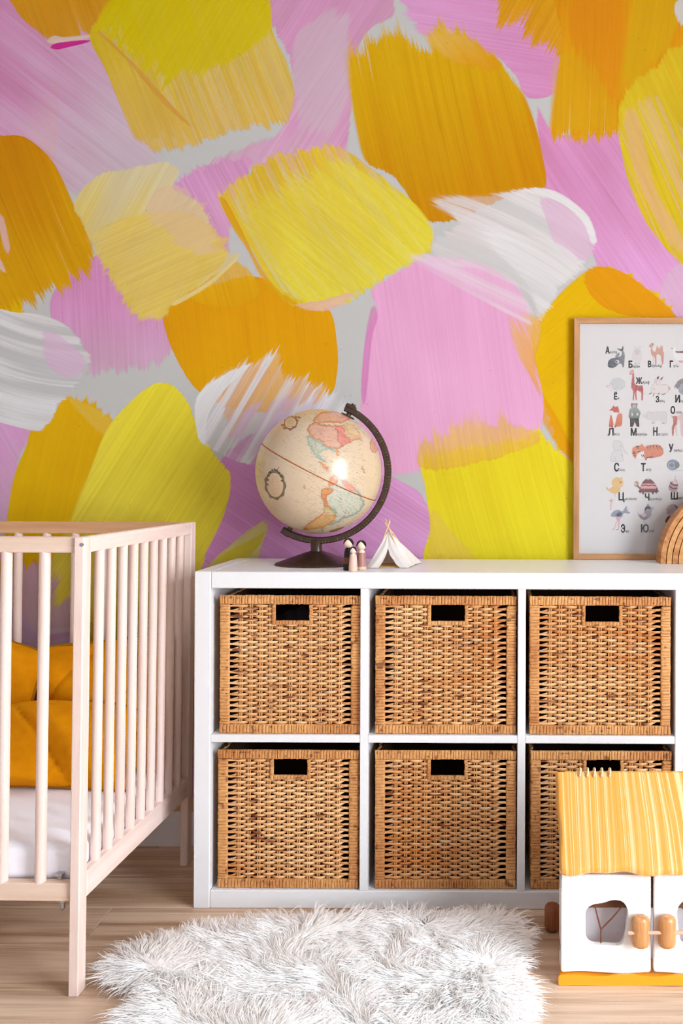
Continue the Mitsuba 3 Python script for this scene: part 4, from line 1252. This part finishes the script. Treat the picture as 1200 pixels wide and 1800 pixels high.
    # tiger
    g.blob(B([(656, 112), (740, 84), (850, 84), (906, 150), (906, 212), (860, 246), (760, 268), (700, 262), (668, 296), (640, 232)]), (226, 142, 108), c2=(218, 130, 96), wash=.2)
    g.blob(B([(476, 190), (486, 130), (530, 104), (590, 92), (606, 68), (642, 108), (652, 160), (606, 184), (560, 206), (532, 276), (490, 236)]), (226, 142, 106), wash=.2)
    g.blob(B([(556, 206), (622, 178), (650, 230), (630, 262), (540, 278)]), (243, 236, 232))
    for x, y, x2, y2 in ((690, 112, 700, 160), (725, 98, 736, 160), (765, 90, 778, 158), (812, 92, 828, 158), (850, 100, 866, 150), (885, 126, 892, 160)):
        g.blob(B([(x - 7, y), (x + 9, y), (x2 + 2, y2)]), (62, 46, 46), smooth=False)
    for L in ([(535, 112), (560, 135)], [(545, 105), (570, 108)], [(490, 190), (515, 184)], [(492, 210), (520, 205)], [(610, 225), (620, 250)], [(635, 225), (640, 250)], [(680, 262), (760, 252)], [(560, 183), (590, 180)], [(500, 240), (525, 235)]):
        g.line(B(L), 1.5, (62, 46, 46), 1, 1)
    dB(668, 290, 12, 8, (120, 60, 46))
    # snail
    dB(1042, 360, 84, 76, (150, 156, 170)); dB(1100, 360, 34, 44, (110, 124, 116), .8)
    for r in (62, 44, 26, 10):
        t = np.linspace(0, 5.6, 14)
        g.line(B([(1025 + r * math.cos(a), 366 + r * .9 * math.sin(a)) for a in t]), 1.0, (112, 118, 138) if r % 4 else (196, 200, 210), .8, 3)
    g.blob(B([(960, 425), (1040, 436), (1180, 420), (1230, 300), (1260, 420), (1150, 445), (1000, 445)]), (206, 210, 212), .7)
    # chick
    g.blob(B([(118, 682), (140, 676), (168, 704), (206, 706), (200, 730), (160, 726)]), (228, 184, 112))
    dB(240, 712, 74, 48, (234, 192, 122)); dB(278, 612, 82, 80, (236, 198, 130)); g.blob(B([(215, 660), (310, 670), (306, 740), (220, 720)]), (234, 192, 122))
    dB(322, 602, 18, 16, (222, 128, 100)); dB(334, 546, 10, 7, (170, 120, 60)); dB(292, 572, 5, 6, (90, 60, 40)); g.line(B([(244, 760), (246, 800)]), .7, (190, 150, 90), 1, 1)
    # turtle
    g.blob(B([(582, 700), (612, 620), (655, 568), (700, 552), (746, 568), (790, 612), (832, 690), (826, 738), (586, 738)]), (124, 62, 70), wash=.12)
    g.blob(B([(614, 640), (626, 622), (780, 622), (806, 650), (812, 676), (604, 676)]), (228, 172, 168)); g.line(B([(622, 650), (660, 640), (700, 652), (750, 640), (802, 654)]), 1.6, (124, 62, 70))
    for k in range(7):
        dB(618 + k * 30, 684, 13, 11, (228, 172, 168))
    dB(702, 566, 12, 7, (236, 196, 190))
    dB(540, 628, 32, 40, (176, 146, 122)); dB(532, 624, 20, 20, (226, 200, 178)); g.blob(B([(548, 660), (570, 650), (600, 690), (590, 706)]), (130, 100, 84)); dB(540, 610, 6, 7, (50, 30, 30))
    for x, y in ((592, 734), (632, 750), (766, 750), (814, 736)):
        dB(x, y, 15, 20, (96, 52, 56))
    # bumblebee
    g.blob(B([(984, 694), (1004, 606), (1050, 586), (1112, 616), (1096, 724), (1040, 734)]), (206, 150, 160)); dB(1078, 600, 34, 30, (230, 204, 196))
    g.line(B([(1010, 606), (1050, 636), (1104, 640)]), 2.0, (66, 58, 64)); g.line(B([(998, 656), (1040, 686), (1096, 684)]), 2.0, (66, 58, 64))
    dB(980, 580, 30, 16, (226, 226, 228), .7); g.line(B([(1075, 510), (1076, 570)]), .5, (120, 110, 112), .7, 1); dB(1066, 566, 5, 5, (160, 90, 80)); dB(1090, 572, 5, 5, (160, 90, 80))
    # emu
    g.line(B([(190, 1004), (188, 930), (202, 850)]), 2.6, (232, 190, 194)); g.blob(B([(164, 862), (196, 834), (212, 836), (208, 870), (190, 876)]), (226, 176, 178))
    g.blob(B([(188, 1052), (232, 1000), (292, 984), (348, 1002), (394, 938), (412, 944), (400, 980), (432, 968), (414, 1002), (452, 1014), (436, 1036), (366, 1030), (342, 1086), (276, 1084), (206, 1080)]), (146, 152, 170), wash=.4)
    g.blob(B([(262, 1050), (300, 1020), (340, 1030), (320, 1066), (280, 1076)]), (72, 76, 92)); dB(196, 1008, 22, 16, (240, 238, 240))
    g.blob(B([(254, 1090), (318, 1086), (310, 1150), (300, 1250), (286, 1250), (290, 1160)]), (230, 172, 182)); g.blob(B([(258, 1150), (276, 1150), (244, 1246), (232, 1246)]), (232, 192, 198))
    dB(276, 1256, 18, 7, (190, 150, 154)); dB(224, 1250, 18, 6, (206, 176, 178))
    # wagtail-like bird
    g.blob(B([(556, 1020), (580, 1040), (620, 1052), (648, 1030), (654, 972), (690, 924), (730, 938), (786, 946), (752, 1000), (742, 1062), (690, 1112), (640, 1122), (590, 1092)]), (186, 172, 186), c2=(160, 146, 164), wash=.35)
    g.blob(B([(652, 1000), (664, 950), (700, 926), (730, 944), (724, 974), (690, 966), (670, 990)]), (66, 56, 64)); dB(648, 1056, 30, 30, (224, 198, 204)); g.line(B([(590, 1070), (640, 1096), (690, 1080)]), 1.4, (130, 80, 110), .8); dB(700, 912, 20, 10, (150, 130, 140), .8)
    g.line(B([(648, 1120), (650, 1162), (672, 1168)]), .5, (150, 130, 130), 1, 1); dB(766, 952, 12, 14, (232, 206, 208))
    # hawk
    g.blob(B([(946, 976), (1000, 914), (1062, 906), (1108, 946), (1106, 1010), (1062, 1110), (1000, 1166), (936, 1144), (962, 1080), (980, 1030)]), (196, 180, 188), wash=.3)
    g.blob(B([(1060, 908), (1108, 940), (1108, 1010), (1080, 1040), (1092, 970)]), (120, 112, 126)); g.blob(B([(940, 1150), (972, 1078), (1050, 1070), (1040, 1120), (1000, 1160)]), (116, 76, 82)); dB(1008, 970, 16, 14, (226, 178, 140)); g.blob(B([(944, 1030), (980, 1008), (1020, 1000), (990, 1030)]), (214, 160, 156))
    g.a *= 0.57
    return g


pp = paint_poster()
mat('m_poster', pp.texture(lambda p: ((p.x - FX0) / PU, (FZ1 - p.z) / PU)), .6, .2)
part(fp_, 'print', rbox(FX0 + rw - .002, FX1 - rw + .002, FY0 + .010, FY0 + .014, FZ0 + rw - .002, FZ1 - rw + .002, 0), 'm_poster', label='white alphabet sheet with watercolour animals')
mat('m_ink', (12, 11, 12), .9, .03)


def lettering():
    A = lambda x, y: (1050 + x / 8, 590 + y / 8)
    B = lambda x, y: (1050 + x / 7.827, 770 + y / 7.827)
    rows = [(A, 'А', 'кула', 110, 165, 145, 240), (A, 'Б', 'аран', 435, 490, 345, 440), (A, 'В', 'ерблюд', 708, 752, 345, 430), (A, 'Г', 'усь', 1015, 1060, 340, 430),
            (A, 'Ж', 'ираф', 540, 625, 580, 665), (A, 'Ё', 'ж', 232, 275, 805, 888), (A, 'З', 'аяц', 820, 865, 840, 925), (A, 'И', 'ндюк', 1095, 1160, 825, 925),
            (A, 'Л', 'иса', 145, 228, 1295, 1395), (A, 'М', 'едведь', 470, 550, 1295, 1395), (A, 'Н', 'осорог', 785, 845, 1280, 1395), (A, 'О', 'лень', 1030, 1090, 985, 1085),
            (B, 'С', 'лон', 232, 298, 340, 450), (B, 'Т', 'игр', 602, 665, 340, 445), (B, 'У', 'литка', 985, 1045, 75, 180), (B, 'Ц', 'ыпленок', 295, 375, 745, 850),
            (B, 'Ч', 'ерепаха', 658, 718, 760, 850), (B, 'Ш', 'мель', 1015, 1110, 740, 835), (B, 'Э', 'му', 330, 385, 1185, 1295), (B, 'Ю', 'рок', 607, 710, 1185, 1290), (B, 'Я', '', 955, 1010, 1170, 1275)]
    out = []

    def place(txt, px0, px1, py, cap, bold):
        m = meshkit.text_mesh(txt, 1.0, .0003, bold)
        v = m.vertices.copy()
        v[:, 0] -= v[:, 0].min()
        s = cap * PU
        wx_ = (px1 - px0) * PU / max(v[:, 0].max(), 1e-6) if px1 else s * .8
        X = FX0 + (px0 - 1008) * PU + v[:, 0] * wx_
        Z = FZ1 - (py - 558) * PU + v[:, 1] * s
        Y = FY0 + .0097 + v[:, 2]
        for ox_, oz_ in (((-.0005, 0), (.0005, 0), (0, .0004), (0, -.0004)) if bold else ((-.0001, 0), (.0001, 0))):
          mm_ = trimesh.Trimesh(np.stack([X + ox_, Y, Z + oz_], 1), m.faces[:, ::-1], process=False)
          out.append(mm_)
    for f, big, small, xa, xb, ya, yb in rows:
        (p0, q0), (p1, q1) = f(xa, ya), f(xb, yb)
        place(big, p0, p1, q1, q1 - q0, True)
        if small:
            place(small, p1 + .8, p1 + .8 + 3.0 * len(small), q1, 5.2, False)
    return join(out)


part(fp_, 'lettering', lettering(), 'm_ink', label='black handwritten Cyrillic letters and words')
scene['m_glass'] = {'type': 'thindielectric', 'int_ior': 1.5}
gq = np.array([[FX0 + rw, FY0 + .006, FZ0 + rw], [FX1 - rw, FY0 + .006, FZ0 + rw], [FX1 - rw, FY0 + .006, FZ1 - rw], [FX0 + rw, FY0 + .006, FZ1 - rw]])
part(fp_, 'glass_pane', trimesh.Trimesh(gq, [[0, 1, 2], [0, 2, 3]], process=False), 'm_glass')

# ------------------------------------------------------------------ nested wooden rainbow
mat('m_rainbow', wood((214, 150, 84), (164, 98, 46), 1.2, 1, 90.0), .45, .35)
mat('m_rainbow_pale', wood((226, 170, 104), (190, 126, 66), 1.2, 1, 90.0), .45, .35)
names = ['outermost', 'second', 'third', 'fourth', 'fifth', 'sixth', 'seventh']
for i in range(7):
    a, b = .188 - .0150 * i, .195 - .0150 * i
    th = .0128
    t = np.linspace(0, math.pi, 48)
    o = [(a * math.cos(q), b * math.sin(q)) for q in t]
    n_ = [((a - th) * math.cos(q), (b - th) * math.sin(q)) for q in t[::-1]]
    poly = sg.Polygon(o + n_).buffer(-.002).buffer(.002, 4)
    m = plate(poly, 2.498, 2.568)
    m.apply_translation([.611, 0, STOP])
    k = thing('wooden_arch', f'{names[i]} arch of the nested wooden rainbow toy in front of the poster', 'toy arch', 'arches of the wooden rainbow')
    put(k, m, 'm_rainbow' if i % 2 == 0 else 'm_rainbow_pale', 35)

# ------------------------------------------------------------------ ceramic-look toy house
HX0, HX1, HY = .131, .488, 1.915
mat('m_house_white', (250, 246, 242), .3, .45, k=.80)
mat('m_house_inside', (236, 232, 238), .7, .2)
mat('m_glaze', (236, 156, 18), .15, .6, clearcoat=.6)
mat('m_twig', (112, 66, 50), .7, .2)
mat('m_knob', wood((226, 168, 110), (190, 122, 66), 1.6, 2, 80.0), .3, .5)
mat('m_peg', (238, 190, 160), .5, .3, k=.72)
mat('m_rope', (226, 206, 168), .8, .1)


def roof_fn(p, n, uv):
    w = p.x + .010 * (mikit.noise(p.x * 9, p.z * 7, 1) - .5) + .012 * mikit.smoothstep(.30, .40, p.x) * (p.z - .38) * 9 * (mikit.noise(p.x * 20, 2, 1) - .2)
    a = mikit.noise(w * 240, p.z * 2.2, 2.0)
    b = mikit.noise(w * 640 + 7, p.z * 3.0, 3.0)
    t = mikit.smoothstep(.40, .96, a * .55 + b * .5)
    base = col((240, 168, 60), .72) * (1 - b * .4) + col((228, 150, 44), .72) * (b * .4)
    return base * (1 - t) + col((250, 222, 164), .72) * t


mat('m_roof', mikit.proc(roof_fn), .28, .5, clearcoat=.3)
ho = thing('toy_house', 'wooden toy house with combed yellow roof and white doors on the floor at right', 'toy house')
Zb = .020
# base slab with a wavy edge
xs_ = np.linspace(HX0 + .0005, HX1 - .0005, 40)
up = [(x, Zb + .0016 * math.sin((x - HX0) * 60)) for x in xs_]
dn = [(x, .0 + .0006 + .0006 * math.sin((x - HX0) * 40)) for x in xs_[::-1]]
m = plate(sg.Polygon(up + dn).buffer(-.004).buffer(.004), HY - .005, HY + .175)
v = m.vertices.copy(); v[:, 0] = (HX0 + HX1) / 2 + (v[:, 0] - (HX0 + HX1) / 2) * (1 - .16 * (v[:, 1] - HY) / .175)
m = trimesh.Trimesh(v, m.faces, process=False)
part(ho, 'base', m, 'm_glaze', 40, label='glossy orange base')
bx0, bx1, by0, by1 = HX0 + .012, HX1 - .012, HY + .018, HY + .165
ridge_y, ridge_z, eave_z = HY + .09, .380, .226
wall_t = .010


def gable(xa):
    pts = np.array([[by0, Zb], [by1, Zb], [by1, .232], [ridge_y, .352], [by0, .232]])
    m = trimesh.creation.extrude_polygon(sg.Polygon(pts), wall_t, engine='earcut')
    v = m.vertices
    m = trimesh.Trimesh(np.stack([xa + v[:, 2], v[:, 0], v[:, 1]], 1), m.faces, process=False)
    if m.volume < 0:
        m.invert()
    return m


part(ho, 'gable_wall', gable(bx0), 'm_house_white')
part(ho, 'gable_wall', gable(bx1 - wall_t), 'm_house_white')
part(ho, 'back_wall', rbox(bx0 + wall_t, bx1 - wall_t, by1 - wall_t, by1, Zb, .236, .001), 'm_house_inside')
part(ho, 'lintel', rbox(bx0 - .006, bx1 + .006, HY + .0165, HY + .027, .205, .232, .002), 'm_house_white')
part(ho, 'inner_shade_strip', rbox(bx0 + wall_t, bx1 - wall_t, HY + .036, HY + .060, .132, .20, .002), 'm_doll_brown', label='brown strip standing in for the shade inside, above the windows')  # dark strip added for the shade under the house ceiling
part(ho, 'inner_board', rbox(bx0 + wall_t, bx1 - wall_t, HY + .062, HY + .068, Zb, .20, .001), 'm_house_inside')


def hx(px):
    return (px - 865) / 914.


def hz(py):
    return .973 - (py - 841) / 914.


hole = catmull([(hx(a), hz(b)) for a, b in ((1033, 1600), (1045, 1590), (1062, 1587), (1080, 1582), (1097, 1585), (1106, 1600), (1105, 1620), (1101, 1648), (1092, 1661), (1068, 1661), (1042, 1659), (1033, 1646), (1032, 1622))], 6)


def door(xa, xb, mirror_x=None):
    xs2 = np.linspace(xa, xb, 24)
    bot = [(x, .0236 + .0018 * math.sin((x - xa) * 40 + (0 if mirror_x is None else 2))) for x in xs2]
    poly = sg.Polygon(bot + [(xb - .0005, .2105), (xa + .0005, .212)]).buffer(-.005).buffer(.005, 6)
    hl = sg.Polygon(hole if mirror_x is None else [(2 * mirror_x - x, z) for x, z in hole])
    poly = poly.difference(hl)
    front = plate(poly.buffer(-.0012), HY, HY + .002)
    body = plate(poly, HY + .0012, HY + .014)
    return join([front, body])


mid = hx(1149.5)
for s, (xa, xb) in enumerate(((hx(989), hx(1147)), (hx(1152), hx(1310)))):
    d = part(ho, 'door', door(xa, xb, None if s == 0 else mid), 'm_house_white', 20, label='white door with an uneven window hole')

    def mx(x):
        return x if s == 0 else 2 * mid - x
    tw = []
    for L in (((1060, 1664), (1060, 1650), (1060, 1636)), ((1060, 1637), (1054, 1615), (1047, 1588)), ((1060, 1637), (1080, 1617), (1101, 1592))):
        pts = [(mx(hx(a)), HY + .010, hz(b)) for a, b in L]
        tw.append(tube(pts, [.0017, .0015, .0012], 8))
    part(d, 'twig', join(tw), 'm_twig', True, label='forked twig across the window hole')
    kx = mx(hx(1126.5))
    pr = [(0, -.030), (.010, -.0298), (.0148, -.027), (.0172, -.021), (.0168, -.008), (.0162, 0), (.0168, .008), (.0172, .021), (.0148, .027), (.010, .0298), (0, .030)]
    kb = lathe(pr, 36)
    v = kb.vertices.copy(); v[:, 1] *= .85
    kb = trimesh.Trimesh(v, kb.faces, process=False)
    part(d, 'knob', moved(kb, kx, HY - .0155, hz(1630)), 'm_knob', 50, label='chunky wooden knob')
    for zz in (.196, .052):
        e = xa if s == 0 else xb
        sg_ = -1 if s == 0 else 1
        part(d, 'hinge', rbox(min(e, e + sg_ * .003), max(e, e + sg_ * .003), HY + .003, HY + .022, zz - .012, zz + .012, .0005), 'm_steel')
part(ho, 'latch_peg', tube([[hx(1104), HY - .020, hz(1631)], [hx(1150), HY - .0205, hz(1630)], [hx(1200), HY - .021, hz(1629)]], [.0036, .0034, .0036], 12), 'm_peg', True, label='wooden peg through both knobs')


def roof_panel(front):
    """A slab from the ridge to the eave with wavy edges and shallow combed grooves."""
    nu, nv = 170, 36
    ye = HY - .028 if front else by1 + .03
    P = []
    for j in range(nv + 1):
        v = j / nv
        for i in range(nu + 1):
            u = i / nu
            x = (HX0 - .003) + (HX1 - HX0 + .006) * u
            edge = .0012 * math.sin(v * 11 + 1) + .0012 * math.sin(v * 5) + (.0055 * v if front else .016)
            x += edge * (1 - u) ** 3 - edge * u ** 3
            vv = v * (1 + .018 * math.sin(u * 13 + 1.0) + .010 * math.sin(u * 31) - .02 * (1 - u) ** 30 * 1.0)
            P.append([x, ridge_y + (ye - ridge_y) * vv, ridge_z + (eave_z - ridge_z) * vv - .006 * math.sin(math.pi * min(v, 1)) * 0])
    P = np.array(P)
    d = np.array([0, ye - ridge_y, eave_z - ridge_z]); d /= np.linalg.norm(d)
    nrm = np.array([0, d[2], -d[1]]);
    nrm = -nrm if nrm[2] < 0 else nrm
    comb = .0009 * (meshkit.noise(np.stack([P[:, 0] * 260, P[:, 2] * 3, P[:, 0] * 0], 1), 4) - .5)
    uu = np.tile(np.arange(nu + 1) / nu, nv + 1); vv2 = np.repeat(np.arange(nv + 1) / nv, nu + 1)
    em = np.minimum(np.minimum(uu, 1 - uu) * 60, (1 - vv2) * 22)
    rnd = -.006 * np.clip(1 - em, 0, 1) ** 2
    topv = P + nrm * (comb + rnd)[:, None] + nrm * .006
    botv = P - nrm * .007
    i, j = np.meshgrid(np.arange(nu), np.arange(nv), indexing='ij')
    a = (j * (nu + 1) + i).ravel()
    f = np.vstack([np.stack([a, a + 1, a + nu + 2], 1), np.stack([a, a + nu + 2, a + nu + 1], 1)])
    k = len(P)
    bd = [q for q in range(nu)] + [q * (nu + 1) + nu for q in range(nv)] + [nv * (nu + 1) + nu - q for q in range(nu)] + [(nv - q) * (nu + 1) for q in range(nv)]
    sd = []
    for q in range(len(bd)):
        b0, b1 = bd[q], bd[(q + 1) % len(bd)]
        sd += [[b0, b0 + k, b1 + k], [b0, b1 + k, b1]]
    m = trimesh.Trimesh(np.vstack([topv, botv]), np.vstack([f, f[:, ::-1] + k, sd]), process=False)
    trimesh.repair.fix_normals(m)
    return m


part(ho, 'roof_panel', roof_panel(True), 'm_roof', 35, label='yellow roof slope with pale combed grain')
part(ho, 'roof_panel', roof_panel(False), 'm_roof', 35)
for px in (1020, 1033, 1045, 1058, 1072):
    x = (px - 865) / 872.
    t = np.linspace(-.5, math.pi + .5, 14)
    part(ho, 'rope_stitch', tube([[x + .002 * math.sin(q), ridge_y - .0125 * math.cos(q), ridge_z + .0005 + .0088 * math.sin(q)] for q in t], .0021, 8), 'm_rope', True)

# ------------------------------------------------------------------ small wooden block behind the toy house
mat('m_red_wood', wood((170, 104, 66), (126, 66, 38), 1.4, 2, 80.0), .5, .3)
bk = thing('wooden_block', 'small reddish wooden toy block on the floor, half hidden behind the toy house', 'toy block')
pr = [(0, 0), (.011, 0), (.0155, .004), (.017, .014), (.0165, .03), (.017, .044), (.0155, .053), (.011, .057), (0, .057)]
put(bk, moved(lathe(pr, 32), .133, 2.145, 0), 'm_red_wood', 50)

# ------------------------------------------------------------------ sheepskin
rug = thing('sheepskin_rug', 'fluffy white sheepskin on the floor in front of the shelf unit', 'rug')
OUT = catmull([(-.735, 1.955), (-.68, 2.035), (-.58, 2.095), (-.42, 2.14), (-.25, 2.15), (-.1, 2.155), (.02, 2.15), (.055, 2.08), (.045, 2.0), (.04, 1.9), (.055, 1.8), (.02, 1.66), (-.1, 1.56), (-.3, 1.58), (-.5, 1.6), (-.6, 1.68), (-.63, 1.77), (-.61, 1.84), (-.69, 1.895)], 8)
RP = sg.Polygon(OUT).buffer(0)


def coat_height(p):
    """Height of the dense undercoat over the floor."""
    from scipy.spatial import cKDTree
    d, _ = cKDTree(np.array(RP.segmentize(.004).exterior.coords)).query(p)
    d = np.where(shapely.contains_xy(RP, p[:, 0], p[:, 1]), d, 0)
    n = meshkit.fbm(np.stack([p[:, 0] * 16, p[:, 1] * 16, p[:, 0] * 0], 1), 3, 6)
    return .004 + np.clip(d / .06, 0, 1) ** .6 * (.018 + .014 * n)


tri = shapely.segmentize(RP.buffer(-.006), .008)
xs3, ys3 = np.meshgrid(np.arange(-.76, .10, .008), np.arange(1.54, 2.18, .008))
gp3 = np.stack([xs3.ravel(), ys3.ravel()], 1)
gp3 = gp3[shapely.contains_xy(RP.buffer(-.010), gp3[:, 0], gp3[:, 1])]
gp3 = np.vstack([gp3, np.array(tri.exterior.coords)[:-1]])
from scipy.spatial import Delaunay
df = Delaunay(gp3).simplices
cen = gp3[df].mean(1)
df = df[shapely.contains_xy(RP.buffer(-.004), cen[:, 0], cen[:, 1])]
hz_ = coat_height(gp3)
k3 = len(gp3)
hide = trimesh.Trimesh(np.vstack([np.column_stack([gp3, hz_]), np.column_stack([gp3, hz_ * 0 + .0006])]), np.vstack([df, df[:, ::-1] + k3]), process=False)
if hide.face_normals[0][2] < 0:
    hide.invert()
part(rug, 'hide', hide, 'm_hide', True)


def fur():
    rng = np.random.default_rng(11)
    N = 46000
    pts = rng.random((int(N * 1.7), 2)) * [.86, .64] + [-.76, 1.54]
    pts = pts[shapely.contains_xy(RP, pts[:, 0], pts[:, 1])][:N]
    n = len(pts)
    C = rng.random((5200, 2)) * [.90, .68] + [-.78, 1.52]          # lock centres
    from scipy.spatial import cKDTree
    _, own = cKDTree(C).query(pts)
    ring = np.array(RP.exterior.coords)
    dist, near = cKDTree(ring).query(pts)
    outw = ring[near] - pts
    outw /= np.linalg.norm(outw, axis=1, keepdims=True) + 1e-9
    edge = np.clip(1 - dist / .07, 0, 1)[:, None]

    def flow(p):
        a = meshkit.fbm(np.stack([p[:, 0] * 6, p[:, 1] * 6, p[:, 0] * 0], 1), 2, 3) * 4 * np.pi
        return np.stack([np.cos(a), np.sin(a)], 1)
    lockdir = flow(C) + rng.normal(0, .28, C.shape)
    locklen = .045 + .03 * rng.random(len(C))
    lockup = .13 + .22 * rng.random(len(C))
    d = lockdir[own] * (1 - edge * .75) + outw * edge * 1.6 + rng.normal(0, .12, (n, 2))
    d /= np.linalg.norm(d, axis=1, keepdims=True) + 1e-9
    L = locklen[own] * (.8 + .4 * rng.random(n)) * (.72 + .28 * edge[:, 0])
    up = lockup[own] * (1 + .5 * edge[:, 0]) + rng.normal(0, .08, n)
    el = np.arctan(np.clip(up, .12, 1.4))
    tipx = pts + d * (L * np.cos(el))[:, None]
    tipc = C[own] + d * (L * np.cos(el))[:, None]
    base_z = coat_height(pts) - .003
    s = np.array([0, .25, .5, .75, 1.0])
    rad = np.array([.00095, .00095, .00085, .0006, .00018])
    curl = rng.normal(0, .004, (n, 2))
    H_ = L * np.sin(el) * (1 - .1 * edge[:, 0])
    out = []
    for t, r in zip(s, rad):
        k = .5 * t ** 1.4
        xy = pts + (tipx * (1 - k) + tipc * k - pts) * t + curl * math.sin(math.pi * t)
        z = base_z + H_ * (np.sin(t * 1.9) / np.sin(1.9) if False else (1.9 * t - .9 * t * t)) - .010 * t ** 3 * edge[:, 0]
        out.append(np.column_stack([xy, np.maximum(z, .0015), np.full(n, r)]))
    A = np.stack(out, 1)
    # every strand a slim three-sided tapering tube, ending in a point
    P, Rd = A[:, :, :3], A[:, :, 3]
    tg = np.gradient(P, axis=1); tg /= np.linalg.norm(tg, axis=2, keepdims=True) + 1e-9
    a = np.cross(tg, [0, 0, 1.0]); a /= np.linalg.norm(a, axis=2, keepdims=True) + 1e-9
    b = np.cross(tg, a)
    k = P.shape[1] - 1
    V, NN = [], []
    for q in range(3):
        o = math.cos(q * 2.0944) * a[:, :k] + math.sin(q * 2.0944) * b[:, :k]
        V.append(P[:, :k] + o * Rd[:, :k, None]); NN.append(o)
    V = np.concatenate([np.stack(V, 2).reshape(n, k * 3, 3), P[:, -1:]], 1)
    NN = np.concatenate([np.stack(NN, 2).reshape(n, k * 3, 3), tg[:, -1:]], 1)
    F = []
    for i in range(k - 1):
        for q in range(3):
            c0, c1 = i * 3 + q, i * 3 + (q + 1) % 3
            F += [[c0, c1, c1 + 3], [c0, c1 + 3, c0 + 3]]
    for q in range(3):
        F.append([(k - 1) * 3 + q, (k - 1) * 3 + (q + 1) % 3, k * 3])
    F = (np.array(F)[None] + (np.arange(n) * (k * 3 + 1))[:, None, None]).reshape(-1, 3)
    NN = NN * .22 + np.array([0, 0, .9])          # soft wool: normals bent towards the pile's own surface
    NN /= np.linalg.norm(NN, axis=2, keepdims=True)
    return V.reshape(-1, 3), F, NN.reshape(-1, 3)


scene['m_fleece'] = {'type': 'twosided', 'bsdf': {'type': 'diffuse', 'reflectance': {'type': 'rgb', 'value': [.99, .985, .975]}}}
fk = numbered(rug + '__fleece')
FV, FF, FN = fur()
scene[fk] = {'type': 'ply', 'filename': meshkit.write_ply((FV, FF), False, normals=FN), 'face_normals': False, 'bsdf': {'type': 'ref', 'id': 'm_fleece'}}
labels[fk] = {'label': 'long white wool', 'kind': 'stuff'}
